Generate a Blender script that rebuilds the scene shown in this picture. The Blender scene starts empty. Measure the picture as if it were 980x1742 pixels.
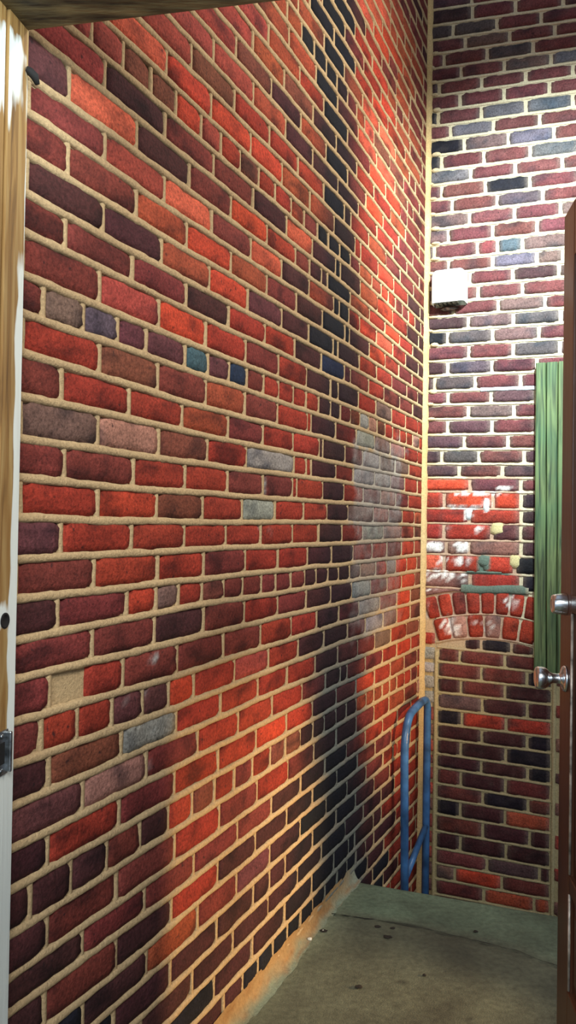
import bpy, bmesh, math, random
from mathutils import Vector, Matrix, noise
R = math.radians
scene = bpy.context.scene

# ---------------------------------------------------------------- camera, sky, lamps, added fill lights, exposure
cam_d = bpy.data.cameras.new('camera'); cam = bpy.data.objects.new('camera', cam_d); scene.collection.objects.link(cam)
cam_d.sensor_fit = 'VERTICAL'; cam_d.sensor_height = 24; cam_d.sensor_width = 24 * 980 / 1742
cam_d.lens = 24 * 1331.75 / 1742; cam_d.clip_start = .02
EYE = 1.25                                    # eye height above the slab
PITCH, ROLL, YAW = .0161746, .0157197, .433757
fw = Vector((0, math.cos(PITCH), math.sin(PITCH))); up = Vector((0, -math.sin(PITCH), math.cos(PITCH))); ri = Vector((1, 0, 0))
r2 = math.cos(ROLL) * ri + math.sin(ROLL) * up; u2 = -math.sin(ROLL) * ri + math.cos(ROLL) * up
cam.matrix_world = Matrix(((r2.x, u2.x, -fw.x, 0), (r2.y, u2.y, -fw.y, 0), (r2.z, u2.z, -fw.z, EYE), (0, 0, 0, 1)))
scene.camera = cam

world = bpy.data.worlds.new('night_sky'); scene.world = world; world.use_nodes = True
world.node_tree.nodes['Background'].inputs[0].default_value = (.75, .85, 1, 1)
world.node_tree.nodes['Background'].inputs[1].default_value = .40

def spot(name, loc, target, energy, color, size, blend, radius=.1):
    d = bpy.data.lights.new(name, 'SPOT'); d.energy = energy; d.color = color
    d.spot_size = R(size); d.spot_blend = blend; d.shadow_soft_size = radius
    o = bpy.data.objects.new(name, d); scene.collection.objects.link(o)
    o.location = loc; o.rotation_euler = (Vector(target) - Vector(loc)).to_track_quat('-Z', 'Y').to_euler(); return o
def area(name, loc, target, energy, color, sx, sy):
    d = bpy.data.lights.new(name, 'AREA'); d.energy = energy; d.color = color; d.shape = 'RECTANGLE'; d.size = sx; d.size_y = sy
    o = bpy.data.objects.new(name, d); scene.collection.objects.link(o)
    o.location = loc; o.rotation_euler = (Vector(target) - Vector(loc)).to_track_quat('-Z', 'Y').to_euler(); return o

def at(s, z, n, back=False):
    dl = Vector((math.sin(YAW), math.cos(YAW), 0)); db_ = Vector((math.cos(YAW), -math.sin(YAW), 0)); c = Vector((.61158872, 3.5761344, EYE + z))
    return c + db_ * s - dl * n if back else c - dl * s + db_ * n
spot('flood_lamp', at(1.9, 1.75, 1.05), at(.52, .98, 0, True), 860, (.86, .98, 1.0), 63, 1.0, .05)
spot('wall_lamp', at(1.25, 2.0, 1.75), at(1.25, .9, 0), 195, (1.0, .90, .77), 100, 1.0, .12)
spot('low_warm_lamp', (1.45, 2.06, .34), at(1.72, -.93, 0), 115, (1.0, .66, .32), 50, .8, .03)
spot('corner_warm_lamp', (1.45, 2.10, .62), at(.32, -.62, 0), 78, (1.0, .64, .30), 44, .9, .03)
area('room_fill', (.1, -.6, 2.3), (.2, 2.2, .8), 42, (1.0, .98, .92), 1.2, .8)  # added soft fill from behind the camera; no such lamp is known
area('cool_knob_fill', (-.75, -.55, 1.75), (.6, 1.85, .95), 14, (.75, .92, 1.0), .35, .5)  # added cool light for highlights on the knobs, not a window
spot('jamb_spot_fill', (.9, .35, 2.0), (-.43, 1.15, 2.0), 90, (.8, .95, 1.0), 26, 1.0, .05)  # added narrow cool spot that brightens the jamb top, source unseen

scene.view_settings.view_transform = 'Standard'; scene.view_settings.look = 'None'
scene.view_settings.exposure = 0.0; scene.view_settings.gamma = 1.0; scene.view_settings.use_curve_mapping = False

# ---------------------------------------------------------------- helpers
def lin(c): return tuple(((v / 255) / 12.92 if v / 255 <= .04045 else ((v / 255 + .055) / 1.055) ** 2.4) for v in c)
PAL = {k: lin(v) for k, v in dict(K=(70, 36, 37), N=(27, 27, 34), M=(116, 50, 45), P=(98, 54, 56), Q=(156, 66, 57), R=(150, 53, 38), B=(184, 66, 44),
    C=(200, 90, 66), O=(156, 72, 48), W=(120, 66, 50), G=(150, 148, 140), g=(116, 88, 80), p=(88, 76, 80), v=(116, 114, 128), T=(66, 90, 100),
    U=(36, 48, 70), w=(156, 112, 98)).items()}
PALB = dict(PAL); PALB.update({k: lin(v) for k, v in dict(M=(122, 70, 71), K=(78, 54, 57), P=(106, 76, 82), Q=(142, 74, 74), p=(94, 84, 86), v=(116, 114, 120), R=(156, 54, 42), g=(122, 98, 94), T=(84, 98, 104)).items()})
for k in 'MKPQpvgTw': PALB[k] = tuple(v * .66 for v in PALB[k])
PALI = dict(PALB); PALI.update({k: lin(v) for k, v in dict(M=(100, 48, 44), K=(66, 34, 36), N=(32, 26, 34)).items()})
def nz(x, y, z=0): return noise.noise(Vector((x, y, z)))
def fbm(x, y, z=0):
    return nz(x, y, z) * .55 + nz(x * 2.1, y * 2.1, z + 3) * .3 + nz(x * 4.3, y * 4.3, z + 7) * .15
def mix(a, b, t):
    t = max(0, min(1, t)); return tuple(a[i] * (1 - t) + b[i] * t for i in range(3))
def sst(a, b, x):
    t = max(0, min(1, (x - a) / (b - a))); return t * t * (3 - 2 * t)

def nodes(name):
    m = bpy.data.materials.new(name); m.use_nodes = True
    return m, m.node_tree, m.node_tree.nodes['Principled BSDF']
def basic(name, col, rough=.6, metal=0, bump=0, bscale=60, var=.12, vscale=12, stretch=(1, 1, 1), spec=.5):
    m, nt, p = nodes(name)
    tc = nt.nodes.new('ShaderNodeTexCoord'); mp = nt.nodes.new('ShaderNodeMapping'); mp.inputs['Scale'].default_value = stretch
    nt.links.new(tc.outputs['Object'], mp.inputs[0])
    n = nt.nodes.new('ShaderNodeTexNoise'); n.inputs['Scale'].default_value = vscale; n.inputs['Detail'].default_value = 6
    nt.links.new(mp.outputs[0], n.inputs['Vector'])
    r = nt.nodes.new('ShaderNodeValToRGB'); c = lin(col)
    r.color_ramp.elements[0].position = .3; r.color_ramp.elements[1].position = .7
    r.color_ramp.elements[0].color = tuple(v * (1 - var * 2) for v in c) + (1,); r.color_ramp.elements[1].color = tuple(min(1, v * (1 + var * 2)) for v in c) + (1,)
    nt.links.new(n.outputs['Fac'], r.inputs[0]); nt.links.new(r.outputs[0], p.inputs['Base Color'])
    p.inputs['Roughness'].default_value = rough; p.inputs['Metallic'].default_value = metal; p.inputs['Specular IOR Level'].default_value = spec
    if bump:
        n2 = nt.nodes.new('ShaderNodeTexNoise'); n2.inputs['Scale'].default_value = bscale; n2.inputs['Detail'].default_value = 5
        nt.links.new(mp.outputs[0], n2.inputs['Vector'])
        b = nt.nodes.new('ShaderNodeBump'); b.inputs['Strength'].default_value = bump; b.inputs['Distance'].default_value = .004
        nt.links.new(n2.outputs['Fac'], b.inputs['Height']); nt.links.new(b.outputs[0], p.inputs['Normal'])
    return m
def vcol(name, fine, amt, rough, bump, bscale, pits=0):
    m, nt, p = nodes(name)
    a = nt.nodes.new('ShaderNodeVertexColor'); a.layer_name = 'tint'
    tc = nt.nodes.new('ShaderNodeTexCoord')
    n = nt.nodes.new('ShaderNodeTexNoise'); n.inputs['Scale'].default_value = fine; n.inputs['Detail'].default_value = 8; n.inputs['Roughness'].default_value = .7
    nt.links.new(tc.outputs['Object'], n.inputs['Vector'])
    mr = nt.nodes.new('ShaderNodeMapRange'); mr.inputs[1].default_value = .3; mr.inputs[2].default_value = .7; mr.inputs[3].default_value = 1 - amt; mr.inputs[4].default_value = 1 + amt
    nt.links.new(n.outputs['Fac'], mr.inputs[0])
    vm = nt.nodes.new('ShaderNodeVectorMath'); vm.operation = 'SCALE'
    nt.links.new(a.outputs['Color'], vm.inputs[0]); nt.links.new(mr.outputs[0], vm.inputs['Scale'])
    out = vm.outputs[0]
    n2 = nt.nodes.new('ShaderNodeTexNoise'); n2.inputs['Scale'].default_value = bscale; n2.inputs['Detail'].default_value = 6; n2.inputs['Roughness'].default_value = .65
    nt.links.new(tc.outputs['Object'], n2.inputs['Vector'])
    if pits:
        n3 = nt.nodes.new('ShaderNodeTexNoise'); n3.inputs['Scale'].default_value = 70; n3.inputs['Detail'].default_value = 3
        nt.links.new(tc.outputs['Object'], n3.inputs['Vector'])
        m3 = nt.nodes.new('ShaderNodeMapRange'); m3.inputs[1].default_value = .66; m3.inputs[2].default_value = .74; m3.inputs[3].default_value = 0; m3.inputs[4].default_value = pits
        nt.links.new(n3.outputs['Fac'], m3.inputs[0])
        mx = nt.nodes.new('ShaderNodeMix'); mx.data_type = 'RGBA'; mx.inputs['B'].default_value = (.02, .01, .012, 1)
        nt.links.new(m3.outputs[0], mx.inputs['Factor']); nt.links.new(out, mx.inputs['A']); out = mx.outputs['Result']
    nt.links.new(out, p.inputs['Base Color'])
    b = nt.nodes.new('ShaderNodeBump'); b.inputs['Strength'].default_value = bump; b.inputs['Distance'].default_value = .004
    nt.links.new(n2.outputs['Fac'], b.inputs['Height']); nt.links.new(b.outputs[0], p.inputs['Normal'])
    p.inputs['Roughness'].default_value = rough; p.inputs['Specular IOR Level'].default_value = .25
    return m
m_brick = vcol('brick', 150, .55, .85, 1.0, 110, .75)
m_mortar = vcol('mortar', 150, .26, .9, .9, 170)

class Acc:
    """vertices, faces, tint and material index of one mesh"""
    def __init__(s): s.v = []; s.f = []; s.c = []; s.m = []; s.sm = []
    def add(s, vs, fs, cols, mi, smooth=True):
        b = len(s.v); s.v += vs; s.c += cols; s.f += [tuple(i + b for i in f) for f in fs]; s.m += [mi] * len(fs); s.sm += [smooth] * len(fs)
    def build(s, name, mats, parent=None):
        me = bpy.data.meshes.new(name); me.from_pydata([tuple(v) for v in s.v], [], s.f)
        for m in mats: me.materials.append(m)
        me.polygons.foreach_set('material_index', s.m); me.polygons.foreach_set('use_smooth', s.sm)
        at = me.color_attributes.new('tint', 'FLOAT_COLOR', 'POINT')
        flat = []
        for c in s.c: flat += [c[0], c[1], c[2], 1]
        at.data.foreach_set('color', flat)
        o = bpy.data.objects.new(name, me); scene.collection.objects.link(o); o.parent = parent; me.update(); return o
def struct(o): o['kind'] = 'structure'; return o
def tag(o, label, cat, group=None):
    o['label'] = label; o['category'] = cat
    if group: o['group'] = group
    return o
def empty(name, loc, label, cat, group=None, rot=(0, 0, 0)):
    o = bpy.data.objects.new(name, None); scene.collection.objects.link(o); o.location = loc; o.rotation_euler = rot; o.empty_display_size = .05
    return tag(o, label, cat, group)
def from_bm(name, bm, mat, parent=None, smooth=False):
    bmesh.ops.recalc_face_normals(bm, faces=bm.faces)
    me = bpy.data.meshes.new(name); bm.to_mesh(me); bm.free()
    for p in me.polygons: p.use_smooth = smooth
    for m in (mat if isinstance(mat, (list, tuple)) else [mat]): me.materials.append(m)
    o = bpy.data.objects.new(name, me); scene.collection.objects.link(o); o.parent = parent; return o
def bm_box(bm, c, sz, rot=None, bevel=0, seg=2):
    r = bmesh.ops.create_cube(bm, size=1); vs = r['verts']
    bmesh.ops.scale(bm, vec=sz, verts=vs)
    if bevel:
        es = list({e for v in vs for e in v.link_edges})
        g = bmesh.ops.bevel(bm, geom=es, offset=bevel, segments=seg, affect='EDGES', profile=.5); vs = list({v for f in g['faces'] for v in f.verts} | {v for v in vs if v.is_valid})
    if rot is not None: bmesh.ops.rotate(bm, cent=(0, 0, 0), matrix=rot, verts=vs)
    bmesh.ops.translate(bm, vec=c, verts=vs); return vs
def bm_lathe(bm, prof, M, n=32):
    rings = []
    for a, r in prof:
        rings.append([bm.verts.new(M @ Vector((r * math.cos(2 * math.pi * k / n), r * math.sin(2 * math.pi * k / n), a))) for k in range(n)])
    for A, B in zip(rings, rings[1:]):
        for k in range(n): bm.faces.new((A[k], A[(k + 1) % n], B[(k + 1) % n], B[k]))
    bm.faces.new(rings[0]); bm.faces.new(rings[-1])
def bm_tube(bm, pts, r, n=14, cap=True):
    pts = [Vector(p) for p in pts]; rings = []; prev = None
    for i, p in enumerate(pts):
        t = (pts[min(i + 1, len(pts) - 1)] - pts[max(i - 1, 0)]).normalized()
        if prev is None: a = t.orthogonal().normalized()
        else: a = (prev - t * prev.dot(t)).normalized()
        prev = a; b = t.cross(a); rr = r[i] if isinstance(r, (list, tuple)) else r
        rings.append([bm.verts.new(p + (a * math.cos(2 * math.pi * k / n) + b * math.sin(2 * math.pi * k / n)) * rr) for k in range(n)])
    for A, B in zip(rings, rings[1:]):
        for k in range(n): bm.faces.new((A[k], A[(k + 1) % n], B[(k + 1) % n], B[k]))
    if cap: bm.faces.new(rings[0]); bm.faces.new(rings[-1])

# wall frames: s runs along the wall from the corner, z is height relative to the eye, n points into the space
CX, CY = .61158872, 3.5761344
dL = Vector((math.sin(YAW), math.cos(YAW), 0)); dB = Vector((math.cos(YAW), -math.sin(YAW), 0))
def PL(s, z, n=0): return Vector((CX, CY, EYE + z)) - dL * s + dB * n
def PB(s, z, n=0): return Vector((CX, CY, EYE + z)) + dB * s - dL * n

# ---------------------------------------------------------------- brick courses
def brick(acc, P, s0, s1, tb, bb, col, rnd, depth=.004, tintf=None, rough_edge=.0024):
    """one brick between s0..s1; tb(s)/bb(s) give the top and bottom height of its face"""
    L = abs(s1 - s0); nx = max(3, min(12, int(L / .018) + 1)); ny = 4
    sd = rnd.uniform(0, 900); hmid = (tb((s0 + s1) / 2) - bb((s0 + s1) / 2))
    rc = min(.011, L * .3); idx = {}; vs = []; cs = []
    tilt = rnd.uniform(-.0015, .0015); dep = depth + rnd.uniform(-.0012, .0012)
    for j in range(ny + 1):
        v = j / ny
        for i in range(nx + 1):
            u = i / nx; s = s0 + (s1 - s0) * u; t, b = tb(s), bb(s)
            ins = 0; vv = v
            e = min(u, 1 - u) * L
            if e < rc:                                          # rounded corners
                k = 1 - math.sqrt(max(0, 1 - (1 - e / rc) ** 2)); cut = k * rc / max(.01, (t - b)) * .8
                vv = cut + v * (1 - 2 * cut)
            z = b + (t - b) * vv
            edge = i in (0, nx) or j in (0, ny)
            z += nz(s * 45, sd, j * 2.1) * rough_edge * 1.6 if edge else 0
            ss = s + (nz(z * 60, sd, i * 1.3) * rough_edge * 1.8 if i in (0, nx) else 0)
            n = dep + nz(s * 22, z * 22, sd) * .0022 + tilt * (u - .5) * 2 - (.0022 if edge else 0)
            idx[(i, j)] = len(vs); vs.append(P(ss, z, n)); cs.append(tintf(col, ss, z, u, v, sd) if tintf else col)
    fs = [(idx[(i, j)], idx[(i + 1, j)], idx[(i + 1, j + 1)], idx[(i, j + 1)]) for i in range(nx) for j in range(ny)]
    ring = [(i, 0) for i in range(nx + 1)] + [(nx, j) for j in range(1, ny + 1)] + [(i, ny) for i in range(nx - 1, -1, -1)] + [(0, j) for j in range(ny - 1, 0, -1)]
    cz = (tb((s0 + s1) / 2) + bb((s0 + s1) / 2)) / 2; cs0 = (s0 + s1) / 2; base = len(vs); inv = {}
    for k, ij in enumerate(ring):
        i, j = ij; u = i / nx; s = s0 + (s1 - s0) * u; v = j / ny
        z = bb(s) + (tb(s) - bb(s)) * v; m = .0018
        vs.append(P(s + (m if u == 1 else -m if u == 0 else 0) * (1 if s1 > s0 else -1), z + (m if v == 1 else -m if v == 0 else 0), -.006)); cs.append(cs[idx[ij]])
    N = len(ring)
    for k in range(N):
        a, b2 = ring[k], ring[(k + 1) % N]; fs.append((idx[b2], idx[a], base + k, base + (k + 1) % N))
    acc.add(vs, fs, cs, 0)

def bead(acc, P, line, s0, s1, w, h, mcol, seed, n0=0.0):
    """raised, rounded bed joint following a course line"""
    n = max(2, int((s1 - s0) / .016)); vs = []; cs = []; K = 6
    for i in range(n + 1):
        s = s0 + (s1 - s0) * i / n; z = line(s) + nz(s * 6, seed) * .0022 + nz(s * 30, seed) * .0009
        ww = w * (1 + .18 * nz(s * 18, seed, 5)) / 2; hh = h * (1 + .25 * nz(s * 25, seed, 9))
        for k in range(K + 1):
            a = math.pi * k / K; jz = nz(s * 55, k * 3.1, seed) * .0018
            vs.append(P(s, z - math.cos(a) * ww + jz, n0 - .003 + math.sin(a) ** .7 * hh)); cs.append(mcol(s, z))
    fs = [(i * (K + 1) + k, (i + 1) * (K + 1) + k, (i + 1) * (K + 1) + k + 1, i * (K + 1) + k + 1) for i in range(n) for k in range(K)]
    acc.add(vs, fs, cs, 1)
def stick(acc, P, s, z0, z1, w, h, mcol, seed):
    """a head joint"""
    n = 4; K = 4; vs = []; cs = []
    for i in range(n + 1):
        z = z0 + (z1 - z0) * i / n; so = s + nz(z * 30, seed) * .0012; ww = w * (1 + .25 * nz(z * 40, seed, 4)) / 2
        for k in range(K + 1):
            a = math.pi * k / K; vs.append(P(so - math.cos(a) * ww, z, -.003 + math.sin(a) ** .6 * h)); cs.append(mcol(s, z))
    fs = [(i * (K + 1) + k, (i + 1) * (K + 1) + k, (i + 1) * (K + 1) + k + 1, i * (K + 1) + k + 1) for i in range(n) for k in range(K)]
    acc.add(vs, fs, cs, 1)
def sheet(acc, P, s0, s1, z0, z1, step, mcol, hole=None, n=-.004):
    a = max(1, round((s1 - s0) / step)); b = max(1, round((z1 - z0) / step)); vs = []; cs = []
    for j in range(b + 1):
        for i in range(a + 1):
            s = s0 + (s1 - s0) * i / a; z = z0 + (z1 - z0) * j / b
            vs.append(P(s, z, n + nz(s * 12, z * 12, 4) * .0015)); cs.append(mcol(s, z))
    fs = [(j * (a + 1) + i, j * (a + 1) + i + 1, (j + 1) * (a + 1) + i + 1, (j + 1) * (a + 1) + i) for j in range(b) for i in range(a)]
    acc.add(vs, fs, cs, 1)
def slab_back(acc, P, s0, s1, z0, z1, th):
    q = [P(s, z, n) for n in (-.012, -.012 - th) for s, z in ((s0, z0), (s1, z0), (s1, z1), (s0, z1))]
    acc.add(q, [(0, 1, 2, 3), (4, 5, 6, 7), (0, 1, 5, 4), (1, 2, 6, 5), (2, 3, 7, 6), (3, 0, 4, 7)], [lin((150, 125, 90))] * 8, 1, False)

def parse(t):
    d = {}
    for e in t.split():
        r, s, c = e.split(','); d.setdefault(int(r), []).append((float(s), c))
    return d

# ================================================================= WALL ON THE LEFT
LAY = {"ss":[0.046,1.028,2.038,2.509],"off":[[-62,-62,-62,-62,-62,-62,-62,-62,-62,-62,-62,-62,-62,-62,-62,-62,-62,-62,-62,-62,-62,-62,-62,-62,-62,-62,-62,-62,-62,-62,-62,-62,-62,-62,-62,-62,-62,-62,-62,-62,-62,-62,-62,-62,-62,-62,-62,-59,-55,-52,-49,-46,-43,-40,-37,-34,-31,-28,-25,-22,-26,-17,-14,-8,-3,0,-3,0,3,6,4,3,3,9,5,0,-1,-1,-9,-9,-8,-10,-11,-16,-13,-14,-14,-15,-16,-16,-17,-18,-18,-18,-18,-18,-18,-18,-18,-18,-18,-18,-18,-18,-18],[-4,-4,-4,-4,-4,-4,-4,-4,-4,-4,-4,-4,-4,-4,-4,-4,-4,-4,-4,-4,-4,-4,-4,-4,-4,-4,-4,-4,-4,-4,-4,-4,-4,-4,-4,-4,-4,-4,-4,-4,-4,-4,-4,-4,-3,-3,-3,-3,-2,-2,-2,-1,-1,-1,0,0,3,2,-4,3,-1,7,8,7,7,7,2,6,5,3,8,5,6,4,1,9,6,7,7,1,2,4,5,-1,-1,3,3,2,2,-4,0,0,-1,-1,-1,-1,-1,-2,-2,-2,-2,-2,-2,-2,-2],[0,0,0,0,0,0,0,0,0,0,0,0,0,0,0,0,0,0,0,0,0,0,0,0,0,0,0,0,0,0,0,0,0,0,0,0,0,0,0,0,0,0,0,0,0,0,0,0,0,0,-1,-1,-1,-1,-1,-1,-1,-1,-1,-2,0,-1,-2,-3,-4,-1,-4,0,-3,-2,-2,-2,-1,3,3,10,6,-2,-4,1,-1,-1,-5,-10,-6,-7,-7,-8,-9,-9,-10,-11,-11,-11,-11,-11,-11,-11,-11,-11,-11,-11,-11,-11,-11],[-8,-8,-8,-8,-8,-8,-8,-8,-8,-8,-8,-8,-8,-8,-8,-8,-8,-8,-8,-8,-8,-8,-8,-8,-8,-8,-8,-8,-8,-8,-8,-8,-8,-8,-8,-8,-8,-8,-8,-8,-8,-8,-8,-8,-8,-8,-8,-8,-7,-7,-6,-6,-6,-5,-5,-4,-4,-3,-3,-3,0,-7,0,-2,0,1,-1,3,2,0,-3,-1,1,1,2,1,4,4,2,0,0,1,-5,-7,2,-3,-4,-4,-4,-4,-5,-5,-5,-5,-5,-5,-5,-5,-5,-5,-5,-5,-5,-5,-5]],"z0":0.8158621582963891,"rows":{"-19":[0.269,0.367],"-18":[0.477,0.568],"-17":[0.199,0.39,0.666],"-16":[0.471,0.579,0.766],"-15":[0.298,0.668,0.859],"-14":[0.292,0.383,0.473,0.59,0.775,0.967],"-13":[0.872,1.062],"-12":[0.107,0.584,0.77,0.959,1.157],"-11":[0.179,0.273,0.688,0.876,1.063,1.242],"-10":[0.111,0.361,0.748,0.852,0.936,1.028,1.127,1.221,1.319,1.416,1.516],"-9":[0.215,0.299,0.479,0.714,0.92,1.118,1.303,1.502],"-8":[0.303,0.402,0.795,1.023,1.238,1.424,1.632],"-7":[0.104,0.535,0.739,0.928,1.127,1.321,1.529,1.72],"-6":[0.207,0.415,0.625,0.826,1.017,1.214,1.411,1.611,1.81],"-5":[0.296,0.493,0.695,0.908,1.107,1.32,1.516,1.715,1.918],"-4":[0.39,0.586,0.791,0.979,1.043,1.227,1.426,1.617,1.814,2.016],"-3":[0.479,0.681,0.875,0.936,1.136,1.335,1.535,1.725,1.926,2.114],"-2":[0.163,0.355,0.545,0.637,0.748,0.886,0.98,1.081,1.18,1.272,1.375,1.471,1.576,1.676,1.781,1.877,1.968,2.074,2.167,2.263,2.358],"-1":[0.096,0.284,0.489,0.683,0.876,1.072,1.117,1.312,1.499,1.705,1.909,2.114,2.317],"0":[0.189,0.387,0.582,0.772,0.974,1.184,1.236,1.329,1.435,1.623,1.823,2.014,2.214,2.416],"1":[0.297,0.476,0.685,0.877,0.985,1.078,1.13,1.333,1.527,1.715,1.912,2.112,2.313],"2":[0.193,0.39,0.577,0.767,0.978,1.021,1.224,1.423,1.618,1.818,2.021,2.21,2.414],"3":[0.103,0.272,0.487,0.679,0.872,1.083,1.127,1.329,1.522,1.725,1.92,2.118,2.314],"4":[0.375,0.587,0.768,0.963,1.021,1.225,1.43,1.625,1.823,2.018,2.218,2.417],"5":[0.098,0.285,0.482,0.681,0.876,1.077,1.142,1.343,1.537,1.733,1.93,2.124,2.32],"6":[0.171,0.958,1.051,1.142,1.242,1.34,1.436,1.535,1.627,1.723,1.818,1.918,2.018,2.167,2.263,2.365,2.468],"7":[1.093,1.301,1.331,1.539,1.731,1.927,2.123,2.316],"8":[0.823,1.004,1.202,1.234,1.433,1.626,1.818,2.026,2.221,2.419],"9":[0.685,0.916,1.087,1.294,1.332,1.422,1.721,1.915,2.115,2.317],"10":[0.229,0.411,0.61,1.011,1.2,1.4,1.431,1.621,1.815,2.01,2.202,2.408],"11":[0.133,0.315,0.695,0.97,1.161,1.347,1.544,1.932,2.119,2.313],"12":[0.331,0.81,1.022,1.224,1.427,1.629,1.82,2.01,2.205,2.413],"13":[0.126,0.318,0.518,0.704,0.912,1.114,1.313,1.52,1.717,1.922,2.11,2.32],"14":[0.08,0.4,0.524,0.655,0.834,0.943,1.049,1.144,1.243,1.333,1.431,1.533,1.622,1.729,1.827,1.928,2.028,2.114,2.216,2.418],"15":[0.312,0.512,0.714,0.92,1.118,1.317,1.519,1.717,1.918,2.119,2.321],"16":[0.375,0.601,0.842,1.039,1.232,1.426,1.622,1.822,2.03,2.225,2.435],"17":[0.372,0.556,0.767,0.953,1.169,1.372,1.571,1.765,1.957,2.06,2.157,2.257,2.36,2.452],"18":[0.234,0.451,0.658,0.85,1.045,1.239,1.446,1.633,1.831,2.029,2.226,2.431],"19":[0.159,0.366,0.558,0.761,0.954,1.018,1.15,1.34,1.543,1.741,1.936,2.139,2.34],"20":[0.257,0.453,0.652,0.858,1.054,1.257,1.447,1.639,1.839,2.032,2.228,2.431],"21":[0.254,0.359,0.459,0.553,0.657,0.749,0.855,0.955,1.054,1.157,1.25,1.349,1.45,1.55,1.657,1.755,1.854,1.956,2.054,2.157,2.266,2.369,2.471],"22":[0.251,0.465,0.654,0.853,1.045,1.24,1.435,1.629,1.83,2.027,2.232,2.429],"23":[0.546,0.75,0.95,1.143,1.337,1.539,1.736,1.945,2.137,2.333],"24":[0.633,0.833,1.038,1.244,1.436,1.634,1.834,2.035,2.231,2.43],"25":[0.347,0.402,0.531,0.737,0.938,1.131,1.338,1.545,1.736,1.923,2.126,2.328],"26":[0.247,0.642,0.848,1.036,1.239,1.441,1.543,1.64,1.833,2.035,2.233],"27":[0.378,0.551,0.76,0.951,1.164,1.353,1.552,1.75,1.942],"28":[0.252,0.546,0.645,0.849,0.915,1.053,1.24,1.438,1.64,1.841],"29":[0.353,0.634,0.732,0.832,0.927,1.018,1.127,1.232,1.322,1.418,1.513,1.606,1.693,1.791],"30":[0.283,0.507],"31":[0.643],"32":[0.512],"33":[0.216]}}
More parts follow.
